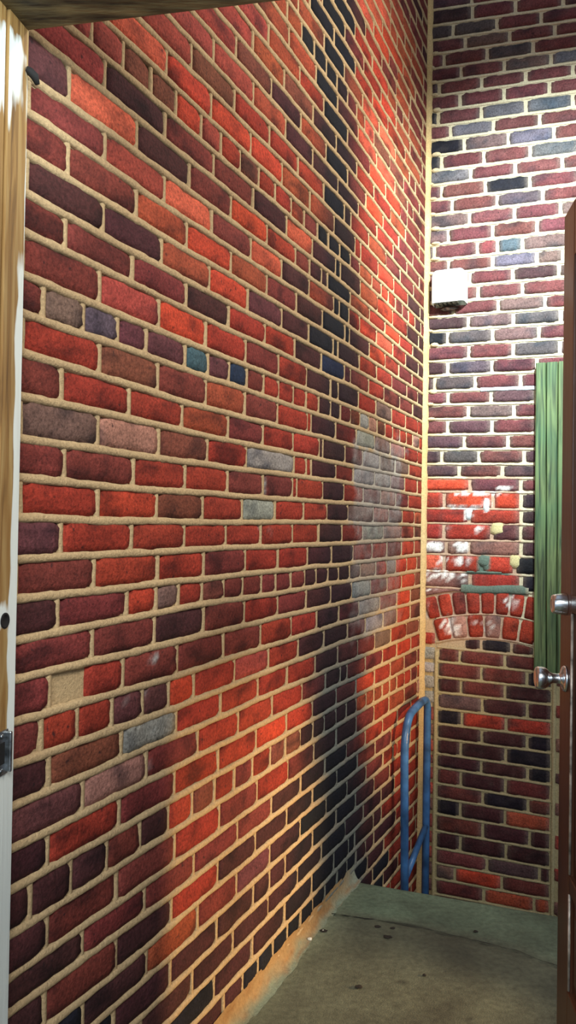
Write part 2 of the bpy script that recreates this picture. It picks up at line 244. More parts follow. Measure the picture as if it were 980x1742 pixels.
LCOL = parse('''0,2.47,P -1,2.39,Q 0,2.31,C 1,2.41,M 2,2.46,M 2,2.36,M -2,2.31,Q -2,2.22,W -1,2.23,K 0,2.15,K -3,2.2,C -2,2.11,W -3,2.08,B -4,2.09,Q 0,2.13,B 1,2.22,Q 3,2.47,K 3,2.38,M 2,2.3,M 4,2.47,M 4,2.32,M 3,2.23,K 5,2.47,M 5,2.38,O 2,2.13,O 1,2.18,B 3,2.07,O 4,2.14,M 5,2.24,Q 5,2.08,B 6,2.49,M 6,2.42,g 6,2.31,p 6,2.22,P 6,2.12,P 7,2.43,R 6,2.08,M 7,2.37,R 7,2.22,W 8,2.47,M 8,2.32,R 8,2.13,R 9,2.47,g 9,2.39,W 9,2.26,w 9,2.07,W 10,2.46,M 10,2.31,M 10,2.13,R 11,2.42,R 11,2.22,B 11,2.07,W 7,2.09,M 12,2.46,P 12,2.32,R 12,2.12,R 13,2.42,M 13,2.22,R 13,2.07,R 14,2.47,K 14,2.32,M 14,2.16,B 14,2.08,g 15,2.42,M 15,2.23,M 15,2.06,K 16,2.49,M 16,2.32,R 16,2.13,M 17,2.21,P 17,2.11,P 17,2.29,R 16,2.49,M 17,2.31,B 17,2.21,P 17,2.48,M 17,2.41,R 18,2.19,G 18,2.1,R 18,2.48,K 18,2.35,W 19,2.24,w 19,2.06,M 19,2.48,P 19,2.39,R 20,2.33,R 20,2.13,M 20,2.48,K 21,2.21,M 21,2.1,K 21,2.31,K 21,2.43,K 22,2.12,M 21,2.03,R 20,2.5,K 21,2.42,K 21,2.31,K 21,2.5,K 22,2.48,K 22,2.32,M 22,2.14,M 23,2.39,K 23,2.23,M 23,2.1,M 23,2.48,K 24,2.34,M 24,2.13,K 25,2.07,O 25,2.18,K 25,2.38,N 25,2.27,P 26,2.08,K 26,2.14,K 26,2.22,K -4,2.08,R -5,1.98,Q -3,2.02,C -4,1.96,W -6,1.89,Q -5,1.86,Q -7,1.76,Q -8,1.69,Q -6,1.77,W -7,1.6,O -9,1.63,O -8,1.56,O -9,1.45,O -11,1.36,O -11,1.31,C -2,2.02,B -2,1.94,Q -1,2.04,M -1,1.97,R -3,1.83,B -4,1.74,R -5,1.63,O -6,1.53,K -6,1.48,O -5,1.76,M -8,1.41,R -4,1.66,B -4,1.57,R -4,1.48,O -6,1.38,O -3,1.64,B -2,1.84,R -2,1.74,W -7,1.39,W -9,1.33,N -12,1.22,N -9,1.24,N -11,1.17,N -8,1.15,N -7,1.24,K -6,1.22,N -6,1.13,N -5,1.33,K 0,2.07,K -1,1.87,M -2,2.09,P -13,1.15,N 0,2.06,M 0,1.92,M -1,1.78,M 1,2.02,C 0,1.75,B -1,1.6,K 1,1.84,M -2,1.63,R -2,1.53,R -3,1.42,O -1,1.44,C 0,1.51,R 1,1.63,C -2,1.35,M -3,1.29,O 2,1.94,B 2,1.74,O 2,2.07,B 3,2.03,B 3,1.83,B 0,1.39,M 1,1.44,K 2,1.53,M 1,1.33,O 0,1.27,K -2,1.2,N -1,1.19,K 0,1.16,N 4,2.07,M 3,1.62,P 4,1.92,K 4,1.72,R 3,1.42,K 2,1.34,K 1,1.28,N 2,1.15,N 5,2.02,B 5,1.85,R 4,1.55,R 3,1.24,N 6,2.06,M -3,1.27,K -4,1.2,N -2,1.12,N 6,1.97,T 6,1.87,P 6,1.77,U 7,2.04,M 7,1.84,O 6,1.68,M 6,1.58,R 6,1.49,R 6,1.4,R 5,1.64,M 5,1.45,R 4,1.32,K 5,1.25,K 4,1.15,U 5,1.1,K 6,1.29,R 6,1.2,K 7,1.64,M 7,1.45,R 8,2.07,M 8,1.93,O 7,1.22,K 8,1.72,M 8,1.53,R 8,1.34,R 8,1.09,K 9,2.01,M 9,1.82,R 9,1.67,G 9,1.58,R 9,1.49,g 9,1.39,R 9,1.2,K 10,2.05,R 10,1.92,R 10,1.76,M 10,1.67,g 10,1.57,M 10,1.48,R 10,1.31,R 10,1.1,K 11,2.02,P 11,1.84,R 11,1.71,G 11,1.61,R 11,1.45,R 11,1.32,R 11,1.24,K 11,1.08,K 12,2.05,R 12,1.92,R 12,1.72,R 12,1.54,R 12,1.33,R 12,1.14,K 13,2.02,R 13,1.83,M 13,1.63,R 13,1.42,R 13,1.22,K 14,2.06,g 14,1.98,R 14,1.88,W 14,1.78,M 14,1.68,M 14,1.58,M 14,1.49,M 14,1.38,M 14,1.29,K 14,1.2,K 14,1.11,K 15,2.01,K 15,1.82,M 15,1.62,R 15,1.42,M 15,1.23,K 15,1.07,K 16,1.93,M 16,1.72,M 16,1.52,R 16,1.35,R 16,1.15,K 16,2.06,M 17,2.01,B 17,1.87,R 17,1.67,Q 17,1.48,R 17,1.28,K 17,1.08,K 18,1.92,R 18,1.73,R 18,1.55,R 18,1.34,R 18,1.16,K 19,1.44,R 19,1.26,M 19,1.08,K 18,2.06,M 18,1.94,R 19,1.85,R 19,1.66,R 19,2.0,R 20,1.56,B 20,1.35,B 20,1.74,R 20,1.93,R 21,1.41,W 21,1.49,W 21,1.29,K 21,1.21,K 21,1.09,K 21,1.6,R 21,1.71,M 21,1.8,R 21,1.9,W 21,2.0,R 20,2.05,M 22,1.53,R 22,1.33,M 22,1.15,K 23,1.05,N 23,1.25,K 22,1.47,K 22,1.72,M 22,1.68,K 22,1.94,R 22,2.05,M 23,1.64,M 23,1.83,M 24,1.34,K 24,1.13,N 23,1.99,M 24,1.54,K 24,1.73,K 25,1.09,N 25,1.44,K 25,1.23,N 25,1.63,P 23,1.88,M 26,1.31,K 26,1.5,K 26,1.15,N 27,1.05,N 27,1.12,N 27,1.24,K 23,2.02,M 28,1.03,N 23,2.02,M 24,1.93,R 24,1.99,R 24,1.76,M 22,2.05,M 25,1.82,M 25,1.63,P 25,2.0,M 26,1.73,K 26,1.5,K 26,1.58,K 26,1.9,K 27,1.67,K 27,1.46,K 26,1.32,K 27,2.01,K 27,1.84,K 28,1.73,K 28,1.53,K 28,1.34,K 28,1.92,N 29,1.65,N 29,1.78,K 29,1.56,N 29,1.47,N 29,1.38,N 29,1.27,N 29,1.17,N 28,1.16,N 29,1.08,N 24,2.05,W -12,1.31,C -11,1.32,C -12,1.22,N -14,1.14,N -13,1.12,N -14,1.05,K -14,1.03,M -15,0.96,K -17,0.82,C -18,0.7,C -15,0.9,O -13,0.99,M -15,0.79,R -17,0.63,B -12,1.11,N -11,1.17,N -10,1.19,N -9,1.26,N -9,1.34,R -10,1.07,K -10,1.01,M -11,1.0,O -11,0.95,O -13,0.87,R -14,0.75,B -13,0.81,R -14,0.69,B -17,0.55,B -15,0.59,M -17,0.46,O -17,0.34,O -18,0.55,O -20,0.39,O -22,0.24,M -23,0.16,K -20,0.1,M -23,0.11,K -11,0.83,C -13,0.65,B -13,0.69,B -14,0.55,O -9,0.98,M -8,1.14,N -7,1.25,K -6,1.31,R -9,1.07,M -15,0.45,O -17,0.26,O -14,0.37,O -15,0.21,M -9,0.84,C -11,0.65,C -12,0.55,R -16,0.11,M -7,1.16,N -9,0.94,M -4,1.31,R -5,1.23,K -6,1.12,N -7,1.0,K -8,0.88,M -9,0.78,C -9,0.64,C -6,0.98,M -7,0.85,R -4,1.15,N -5,1.02,K -8,0.7,B -10,0.52,W -8,0.57,B -6,0.88,M -6,0.73,B -3,1.23,K -5,0.8,R -7,0.67,R -2,1.33,C -3,1.03,K -4,1.0,K -4,0.84,R -5,0.66,R -6,0.6,R -2,1.24,K -2,1.12,N -4,0.69,O -3,0.78,R -5,0.51,R -3,0.59,B -2,0.92,M -2,1.04,N -1,1.33,C -1,1.26,K -1,1.17,N -1,1.0,K -2,0.84,O -1,0.81,O -1,1.08,N 0,1.28,K -7,0.46,O -8,0.35,M -7,0.31,M -9,0.24,M -6,0.23,M -13,0.16,M -11,0.2,M -11,0.11,M -5,0.36,M -6,0.14,M -10,0.4,O -11,0.36,O -3,0.41,R -4,0.26,M 2,1.29,K 1,1.18,N 0,1.02,K 1,1.1,N 0,0.86,O -1,0.62,B 2,1.29,K 2,1.14,N 1,0.93,R 0,0.68,R -1,0.53,B -1,0.41,R -2,0.41,M -2,0.26,M 1,0.83,B 0,0.51,B 2,0.92,K 2,1.0,N 3,1.23,N 2,0.83,R 1,0.68,C 1,0.58,B -1,0.29,R 1,0.4,R 3,0.99,K 3,1.11,N 4,1.13,N 4,1.28,K 3,0.78,R 2,0.64,B 2,0.49,R 3,0.59,R 1,0.32,M 4,0.99,M 4,0.88,M 4,0.68,R 5,1.25,K 5,0.99,K 5,1.11,N 5,0.77,R 4,0.49,M 3,0.42,M 3,0.28,M 6,1.29,R 6,1.19,K 6,1.1,K 6,1.0,R 6,0.91,O 6,0.81,G 6,0.69,w 5,0.57,g 5,0.41,R 5,0.21,R 5,0.6,W 7,1.21,O 7,1.13,K 7,1.0,R 7,0.81,G -1,0.13,K 0,0.1,K 1,0.1,K 2,0.16,M 4,0.09,K 8,1.3,R 8,1.12,M 8,0.92,M 8,0.75,G 8,0.63,G 8,0.47,g 7,0.31,w 7,0.15,R 9,1.31,R 9,1.2,K 9,0.99,R 9,0.83,G 9,0.59,G 9,0.38,g 9,0.18,R 10,1.27,M 10,1.11,K 10,0.97,R 10,0.86,G 10,0.71,g 10,0.52,w 10,0.32,M 10,0.14,R 11,1.31,R 11,1.22,K 11,1.08,K 11,0.92,g 11,0.8,G 11,0.6,w 11,0.44,g 11,0.22,R 11,0.07,O 12,1.28,R 12,1.12,K 12,0.96,R 12,0.87,G 12,0.72,G 12,0.51,w 12,0.21,O 12,0.09,W 13,1.22,K 13,1.06,K 13,0.96,R 13,0.88,R 13,0.78,G 13,0.61,R 13,0.42,M 13,0.23,B 14,1.28,M 14,1.19,K 14,1.1,K 14,1.0,K 14,0.89,g 14,0.78,w 14,0.7,w 14,0.59,R 14,0.45,G 14,0.29,B 15,0.82,G 15,0.6,M 15,0.41,R 15,0.22,B 15,1.22,K 15,1.03,K 15,0.8,g 16,1.14,K 16,0.96,M 16,0.74,G 16,0.52,M 16,0.3,B 16,0.09,W 16,1.28,M 17,1.25,K 17,1.07,K 17,0.87,M 17,0.69,G 17,0.48,g 17,0.28,B 17,0.07,W 18,1.29,K 18,1.15,K 18,0.96,M 18,0.76,M 18,0.63,g 18,0.51,R 18,0.35,R 19,1.25,R 19,1.07,K 19,0.86,M 19,0.67,M 19,0.46,R 19,0.27,B 20,1.17,K 20,0.96,M 20,0.76,B 20,0.54,R 20,0.38,O 20,0.27,w 21,1.11,K 21,1.0,K 21,0.9,K 21,0.8,O 21,0.7,O 21,0.61,O 21,0.5,O 21,0.31,R 21,0.2,R 22,0.96,K 22,0.75,M 22,0.57,R 22,0.37,O 22,0.16,M 21,1.2,K 23,0.64,R 23,0.44,R 24,0.31,R 22,1.28,K 22,1.14,K 23,1.24,K 23,1.04,K 23,0.86,M 24,0.73,M 24,0.94,N 24,1.15,N 25,0.64,M 25,0.83,K 25,1.04,N 25,1.21,N 26,0.93,N 26,0.74,K 26,0.59,M 26,1.13,N 27,0.85,K 27,0.66,K 27,1.04,N 28,0.74,K 28,0.93,N 29,0.59,K 29,0.78,K 28,1.15,N 29,0.69,K 29,0.87,N 29,0.98,N 30,0.56,K 30,0.8,N 28,1.09,N 29,1.18,N 27,1.27,K 28,1.27,K 29,1.26,K 30,0.61,K 31,0.68,K 26,0.34,R 25,0.33,R 25,0.25,R 28,0.32,R 29,0.24,R 30,0.33,R 30,0.22,R 31,0.21,R 32,0.27,R 34,0.16,R 33,0.3,R 32,0.55,N 32,0.5,K''')
def interp(xs, ys, x):
    if x <= xs[0]: return ys[0] + (ys[1] - ys[0]) / (xs[1] - xs[0]) * max(x - xs[0], -.2)
    for k in range(len(xs) - 1):
        if x <= xs[k + 1]: return ys[k] + (ys[k + 1] - ys[k]) * (x - xs[k]) / (xs[k + 1] - xs[k])
    return ys[-1]
def line_l(i, s):
    return nz(s * 3.1, i * 5.3) * .0035 + LAY['z0'] - i * .0677 + interp(LAY['ss'], [o[i + 60] for o in LAY['off']], s) / 1000
COOL_SHADE = lin((96, 106, 104)); TAN = lin((194, 167, 126)); GRAYP = lin((168, 170, 166)); DIRTY = lin((150, 122, 92))
def in_grey(s, z):
    # weathered pale grey coating left on the wall beside the corner
    top = .30 + .10 * sst(.3, .9, .9 - s) + .05 * fbm(s * 9, z * 9, 1)
    e = min((.93 - s), (s - .33) * .9, (top + .02 - z), z + .40)
    e += fbm(s * 14, z * 14, 7) * .16
    return sst(-.02, .07, e) * (.92 if z > -.05 else .62)
def band_c(z): return (1.10 if z > .3 else 1.10 + (.3 - z) * .02)
def mort_l(s, z):
    c = TAN
    gap_shade = sst(.34, .14, abs(s - (1.0 if z > -.8 else .95))) * sst(-.15, -.55, z)
    c = mix(c, COOL_SHADE, gap_shade * .9)  # cool grey paints the gap in the warm light into the mortar
    c = mix(c, GRAYP, in_grey(s, z) * .75)
    c = mix(c, DIRTY, .5 * max(0, fbm(s * 5, z * 5, 11) + .2))
    return c
def soot_shade_l(s, z):
    # sooty streak down the wall; its lower spread also stands for painted-in shade
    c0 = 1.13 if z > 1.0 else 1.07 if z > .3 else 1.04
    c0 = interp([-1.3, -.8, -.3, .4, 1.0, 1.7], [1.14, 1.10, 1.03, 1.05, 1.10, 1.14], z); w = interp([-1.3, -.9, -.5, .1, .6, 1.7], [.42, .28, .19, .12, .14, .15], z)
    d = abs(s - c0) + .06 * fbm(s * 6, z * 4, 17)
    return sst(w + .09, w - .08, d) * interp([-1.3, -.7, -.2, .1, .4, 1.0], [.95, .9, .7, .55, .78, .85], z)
def tint_l(c, s, z, u, v, sd):
    f = 1 + .5 * fbm(s * 16, z * 26, sd); c = tuple(max(.004, k * f) for k in c)
    d = fbm(s * 11 + 5, z * 20, sd + 40)
    c = mix(c, (c[0] * .38, c[1] * .40, c[2] * .46), sst(.0, .42, d))
    k = soot_shade_l(s, z); c = mix(c, (c[0] * .16 + .004, c[1] * .26 + .004, c[2] * .40 + .006), k)
    g = in_grey(s, z)
    if g > .02: c = mix(c, mix(GRAYP, lin((120, 96, 92)), .5 + fbm(s * 20, z * 20, 3)), g * (.55 + .8 * fbm(s * 30, z * 30, 9)))
    if (s - 2.17) ** 2 * 8 + (z + .38) ** 2 < .03 or (s - 1.6) ** 2 * 5 + (z - .06) ** 2 < .012:
        c = mix(c, GRAYP, sst(.2, .4, fbm(s * 22, z * 30, 2)) * .9)
    return c
LCOLS = [(LAY['z0'] - (r + .5) * .0677, s, c) for r, l in LCOL.items() for s, c in l]
def pick_l(r, s0, s1, z, rnd):
    for s, c in LCOL.get(r, []):
        if s0 - .005 <= s <= s1 + .005: return PAL[c]
    best = sorted(LCOLS, key=lambda q: (q[1] - (s0 + s1) / 2) ** 2 + (q[0] - z) ** 2 * 1.2)[:4]
    return PAL[rnd.choice(best)[2]]
def jitter(c, rnd, a=.10):
    f = 1 + rnd.uniform(-a, a); return (c[0] * f, c[1] * f * (1 + rnd.uniform(-a, a)), c[2] * f * (1 + rnd.uniform(-a, a)))

acc = Acc(); rnd = random.Random(5)
SEND = 2.66; ZB, ZT = -2.0, 2.75
for r in range(-29, 41):
    js = list(LAY['rows'].get(str(r), []))
    ph = 0.0 if r % 2 == 0 else .1
    full = []
    hdr = r in (-2, 6, 14, 21, 29, -10, -18)
    if not js: js = [1.0 + ph]
    a = js[0]; step = .1 if hdr and r in (6, 21, -2) else .2
    pre = []
    while a > .09 + (.03 if step > .15 else 0):
        a -= step
        if a > .03: pre.append(round(a, 3))
    full = sorted(pre)
    for k, j in enumerate(js):
        if full:
            gap = j - full[-1]
            st = .1 if hdr and r in (6, 21, -2) else .2
            n = round(gap / st)
            if gap > st * 1.4 and n >= 2:
                p0 = full[-1]
                for q in range(1, n): full.append(p0 + gap * q / n)
        full.append(j)
    while full[-1] < SEND: full.append(full[-1] + (.1 if hdr and r in (6, 21) else .2))
    full = [0.0] + [j for j in full if j > .028]
    zmid = line_l(r, 1.2) - .034
    for k in range(len(full) - 1):
        g = .0060
        a, b = full[k] + g, min(full[k + 1] - g, SEND)
        if r == 16 and abs(full[k] - 2.225) < .03: b = 2.335
        if b - a < .012: continue
        top = lambda s, r=r: line_l(r, s) - .0078
        bot = lambda s, r=r: line_l(r + 1, s) + .0078
        c = jitter(pick_l(r, a, b, zmid, rnd), rnd)
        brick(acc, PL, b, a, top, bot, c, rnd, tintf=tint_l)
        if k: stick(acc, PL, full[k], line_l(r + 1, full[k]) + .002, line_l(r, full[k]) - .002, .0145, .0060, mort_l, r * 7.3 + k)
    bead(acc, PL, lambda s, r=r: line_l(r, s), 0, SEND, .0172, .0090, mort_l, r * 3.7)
# crumbling broad patch of mortar near the jamb
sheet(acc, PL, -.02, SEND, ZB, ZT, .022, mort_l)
slab_back(acc, PL, -.02, SEND, ZB, ZT, .18)
wl = struct(acc.build('wall_left', [m_brick, m_mortar]))

# ================================================================= WALL AT THE BACK
BM, BN = [0.076, 0.585, [[2.373, 2.3103], [2.3011, 2.2429], [2.2331, 2.1791], [2.1691, 2.119], [2.1012, 2.0553], [2.0372, 1.9952], [1.9733, 1.9352], [1.9042, 1.8682], [1.8341, 1.8002], [1.7689, 1.7371], [1.6987, 1.6689], [1.6287, 1.6011], [1.5627, 1.5371], [1.4934, 1.4699], [1.4269, 1.4054], [1.3591, 1.3397], [1.2886, 1.2713], [1.2177, 1.2025], [1.1533, 1.1386], [1.0884, 1.0743], [1.0209, 1.0072], [0.9561, 0.943], [0.8914, 0.8787], [0.824, 0.8114], [0.754, 0.7414], [0.6868, 0.6742], [0.6169, 0.6044], [0.5537, 0.5413], [0.488, 0.4763], [0.4183, 0.4074], [0.3513, 0.3412], [0.2854, 0.2761], [0.2228, 0.2153], [0.16, 0.1542], [0.0839, 0.0803], [0.0172, 0.0155], [-0.057, -0.0565], [-0.1228, -0.1236], [-0.1999, -0.2026], [-0.2731, -0.2776], [-0.3395, -0.3456], [-0.4059, -0.4136], [-0.4722, -0.4815], [-0.5384, -0.5494], [-0.6073, -0.6166], [-0.6668, -0.6738], [-0.7359, -0.7402], [-0.8056, -0.8076], [-0.8814, -0.8815], [-0.9507, -0.9511], [-1.0219, -1.0249], [-1.0772, -1.0823], [-1.1456, -1.1515], [-1.2139, -1.2174], [-1.2864, -1.2872], [-1.3625, -1.3606], [-1.4312, -1.4267], [-1.4998, -1.4929], [-1.5757, -1.566], [-1.6463, -1.6337]]], [0.099, 0.576, [[-0.4732, -0.4821], [-0.5409, -0.5514], [-0.6064, -0.6152], [-0.6755, -0.6818], [-0.7445, -0.7483], [-0.8171, -0.8188], [-0.886, -0.886], [-0.9512, -0.9518], [-1.02, -1.023], [-1.0805, -1.0858], [-1.1528, -1.1583], [-1.2178, -1.221], [-1.29, -1.2907], [-1.3657, -1.3638], [-1.4413, -1.4369], [-1.5097, -1.5029], [-1.578, -1.5689], [-1.6463, -1.6344]]]
RM, RI = {"0": [0.203, 0.391], "1": [0.116, 0.312, 0.501], "2": [0.172, 0.368, 0.558], "3": [0.076, 0.27, 0.468], "4": [0.155, 0.345, 0.543], "5": [0.055, 0.248, 0.439, 0.633], "6": [0.151, 0.346, 0.538], "7": [0.053, 0.248, 0.44, 0.634], "8": [0.11, 0.302, 0.499], "9": [0.173, 0.367, 0.559], "10": [0.071, 0.262, 0.461], "11": [0.204, 0.398, 0.594], "12": [0.073, 0.269, 0.461], "13": [0.122, 0.322, 0.516], "14": [0.201, 0.397, 0.589], "15": [0.106, 0.304, 0.493], "16": [0.042, 0.238, 0.326, 0.432], "17": [0.11, 0.305, 0.493, 0.601], "18": [0.206, 0.393, 0.585], "19": [0.243, 0.435], "20": [0.332, 0.53], "21": [0.201, 0.397, 0.594], "22": [0.109, 0.309, 0.505], "23": [0.205, 0.398, 0.592], "24": [0.111, 0.308, 0.499], "25": [0.052, 0.235, 0.431], "26": [0.114, 0.305, 0.494], "27": [0.206, 0.404], "28": [0.114, 0.311, 0.499], "29": [0.19, 0.38], "30": [0.089, 0.255, 0.449], "31": [0.168, 0.358], "32": [0.217, 0.437], "33": [0.102, 0.319, 0.438], "34": [0.215, 0.439], "35": [0.103, 0.315, 0.439], "36": [0.115, 0.217, 0.44], "37": [0.105, 0.274, 0.414], "38": [0.222, 0.442]}, {"0": [0.268, 0.397], "1": [0.181, 0.377], "2": [0.277, 0.47], "3": [0.188, 0.379], "4": [0.282, 0.474], "5": [0.194, 0.385], "6": [0.283, 0.474], "7": [0.19, 0.385], "8": [0.281, 0.477], "9": [0.192, 0.385], "10": [0.289, 0.481], "11": [0.191, 0.385], "12": [0.29, 0.489], "13": [0.193, 0.391], "14": [0.311, 0.531], "15": [0.17, 0.374], "16": [0.298, 0.51]}
CM, CI = parse('''0,0.29,M 0,0.48,M 0,0.04,K 0,0.14,M 1,0.39,M 1,0.54,M 1,0.62,g 1,0.06,p 1,0.22,p 2,0.46,M 2,0.52,p 1,0.6,M 2,0.1,M 2,0.26,g 3,0.58,M 3,0.36,p 3,0.04,M 3,0.14,M 3,0.23,M 3,0.31,M 3,0.4,v 4,0.42,g 4,0.49,p 4,0.59,v 4,0.63,M 4,0.05,M 4,0.09,v 4,0.13,M 4,0.2,M 4,0.3,p 5,0.53,M 5,0.04,K 5,0.15,M 5,0.34,M 6,0.59,M 6,0.45,M 6,0.1,M 6,0.25,M 7,0.29,v 7,0.39,v 7,0.48,v 7,0.57,M 7,0.03,N 7,0.16,M 8,0.41,M 8,0.58,M 8,0.05,M 8,0.17,v 8,0.25,p 9,0.43,v 9,0.52,v 9,0.6,M 9,0.09,N 9,0.22,g 9,0.31,M 10,0.37,M 10,0.52,v 10,0.57,p 10,0.63,g 10,0.17,M 10,0.04,N 10,0.17,M 10,0.37,M 11,0.49,M 11,0.62,M 11,0.06,v 11,0.15,p 11,0.31,M 12,0.04,M 12,0.18,M 12,0.37,N 12,0.56,M 13,0.07,M 13,0.22,M 13,0.35,p 13,0.44,M 13,0.59,M 14,0.09,g 14,0.16,p 14,0.3,M 14,0.49,M 14,0.61,g 15,0.05,g 15,0.14,M 15,0.27,p 15,0.4,M 15,0.56,M 16,0.02,K 16,0.14,M 16,0.29,Q 16,0.37,T 16,0.52,g 17,0.06,M 17,0.21,M 17,0.36,v 17,0.43,p 17,0.55,g 18,0.3,M 18,0.43,K 18,0.5,p 19,0.22,M 19,0.29,M 19,0.35,p 19,0.54,M 20,0.26,M 20,0.43,g 20,0.58,M 21,0.04,K 21,0.13,p 21,0.26,g 21,0.33,K 21,0.5,p 22,0.06,N 22,0.19,p 22,0.4,g 22,0.56,M 23,0.11,M 23,0.3,M 23,0.46,p 23,0.54,M 24,0.06,K 24,0.17,p 24,0.26,p 24,0.4,M 24,0.47,K 25,0.03,K 25,0.14,p 25,0.3,M 25,0.39,K 25,0.47,M 26,0.06,M 26,0.21,M 26,0.41,P 27,0.12,M 27,0.29,g 27,0.46,M 28,0.06,M 28,0.16,P 28,0.25,M 28,0.37,M 28,0.43,g 28,0.48,M 29,0.1,P 29,0.25,M 29,0.34,g 29,0.44,M 30,0.04,K 30,0.15,p 30,0.21,p 30,0.35,M 30,0.48,K 31,0.09,P 31,0.26,M 31,0.42,P 32,0.11,B 32,0.27,M 32,0.38,M 32,0.47,M 33,0.05,R 33,0.15,B 33,0.27,B 33,0.38,B 33,0.47,K 34,0.11,R 34,0.26,R 34,0.33,w 34,0.4,R 34,0.47,K 35,0.06,R 35,0.17,R 35,0.27,R 35,0.38,M 35,0.47,M 36,0.06,w 36,0.16,w 36,0.25,w 36,0.34,R 36,0.47,K 37,0.06,C 37,0.19,R 37,0.34,B 37,0.47,N 38,0.09,w 38,0.19,w 38,0.32,R 38,0.48,N 39,0.03,w 39,0.13,w 35,0.01,R 43,0.04,G 44,0.04,G 45,0.04,G 46,0.04,G 47,0.04,R 48,0.05,W 49,0.05,B 50,0.06,R 51,0.05,R 52,0.05,B 53,0.05,W 54,0.05,R 55,0.05,R 56,0.05,R 57,0.05,M 58,0.05,M'''), parse('''0,0.21,K 0,0.33,N 0,0.44,M 1,0.13,M 1,0.28,M 1,0.45,M 2,0.18,M 2,0.37,M 2,0.49,N 3,0.13,K 3,0.28,M 3,0.47,K 4,0.12,g 4,0.21,P 4,0.38,K 4,0.52,K 5,0.14,N 5,0.28,R 5,0.48,R 6,0.12,K 6,0.23,M 6,0.38,K 6,0.52,N 7,0.13,K 7,0.23,K 7,0.32,M 7,0.48,N 8,0.19,K 8,0.38,K 3,0.59,R 4,0.59,R 5,0.59,M 8,0.19,K 8,0.38,M 8,0.52,N 9,0.14,M 9,0.29,K 9,0.48,M 10,0.19,M 10,0.38,N 10,0.53,W 11,0.14,N 11,0.29,K 11,0.49,O 12,0.19,M 12,0.39,K 12,0.53,K 13,0.15,K 13,0.29,K 13,0.49,K 14,0.2,Q 14,0.43,P 14,0.55,K 15,0.13,w 15,0.29,B 15,0.48,M 16,0.21,M 16,0.35,O 16,0.46,M 16,0.56,O''')
WHITE = lin((232, 230, 224)); BTAN = lin((205, 196, 165)); GREENG = lin((98, 116, 104))
def tline(tab, i, s):
    s0, s1, o = tab; a, b = o[i]; return a + (b - a) * (s - s0) / (s1 - s0)
def lime(s, z):
    # white bloom and splashes over the old bricks above the arch
    e = 0
    for cs, cz, rs, rz, st in ((.06, -.09, .045, .026, 1.15), (.184, -.091, .042, .026, 1.15), (.267, -.013, .05, .022, .62), (.09, -.15, .06, .03, .62), (.19, -.15, .09, .03, .66), (.09, -.215, .10, .035, .78), (.19, -.215, .06, .03, .6),
        (.366, .172, .05, .010, .9), (.12, -.012, .03, .02, .5), (.05, -.28, .06, .04, .5), (.13, -.43, .05, .06, .66), (.16, -.46, .04, .04, .7), (.30, -.44, .05, .05, .58), (.40, -.32, .05, .05, .62), (.03, -.36, .03, .1, .5), (.24, -.41, .03, .04, .5),
        (.27, .154, .20, .008, .7), (.15, .128, .09, .012, .45), (.20, .088, .14, .012, .85), (.21, .058, .022, .03, .9), (.29, .10, .02, .04, .8), (.035, -.83, .015, .05, .9), (.035, -.95, .014, .03, .8)):
        e = max(e, st * math.exp(-((s - cs) / rs) ** 2 - ((z - cz) / rz) ** 2))
    return sst(.38, .60, e * (.72 + 1.3 * fbm(s * 75, z * 75, 5)) + .12 * e)
def mort_b(s, z):
    c = BTAN
    if z < .22 and z > -.55 and s < .44: c = mix(c, lin((180, 140, 120)), .7)
    if z < -.5: c = mix(c, lin((172, 160, 122)), sst(-.45, -.6, z))
    c = mix(c, lin((186, 152, 100)), .6 * sst(.12, .0, s))
    # grey cement repair above the arch
    g = math.exp(-((s - .33) / .15) ** 8 - ((z + .268) / .022) ** 4) + math.exp(-((s - .284) / .03) ** 4 - ((z + .163) / .04) ** 4) + math.exp(-((s - .3) / .11) ** 8 - ((z + .196) / .008) ** 4)
    c = mix(c, GREENG, sst(.3, .6, g + .3 * fbm(s * 25, z * 25, 2)))
    c = mix(c, WHITE, lime(s, z))
    return mix(c, DIRTY, .35 * max(0, fbm(s * 6, z * 6, 31)))
def tint_b(c, s, z, u, v, sd):
    f = 1 + .55 * fbm(s * 18, z * 26, sd); c = tuple(max(.004, k * f) for k in c)
    d = fbm(s * 12 + 5, z * 16, sd + 40); c = mix(c, (c[0] * .5, c[1] * .62, c[2] * .72), sst(-.02, .38, d))
    e = min(u, 1 - u)
    c = mix(c, lin((130, 118, 108)), .35 * sst(.12, 0, e) + .2 * max(0, fbm(s * 30, z * 30, 8)))
    c = mix(c, GREENG, sst(.4, .6, math.exp(-((s - .284) / .026) ** 4 - ((z + .155) / .04) ** 4) + .2 * fbm(s * 25, z * 25, 2)))
    return mix(c, WHITE, lime(s, z))
acc = Acc(); rnd = random.Random(11)
AL, AR = .078, .575                         # bricked-up opening
ac_s, ac_r = .318, .84; ac_z = -.485 - ac_r  # its segmental arch
def arch_z(s, r): return ac_z + math.sqrt(max(0, r * r - (s - ac_s) ** 2))
BEND = 1.3
def pick_tab(CT, r, s0, s1, rnd, pool):
    pal = PALI if CT is CI else PALB
    for s, c in CT.get(r, []):
        if s0 <= s <= s1: return pal[c]
    return pal[rnd.choice(pool)]
nM = len(BM[2])
lines = list(BM[2])
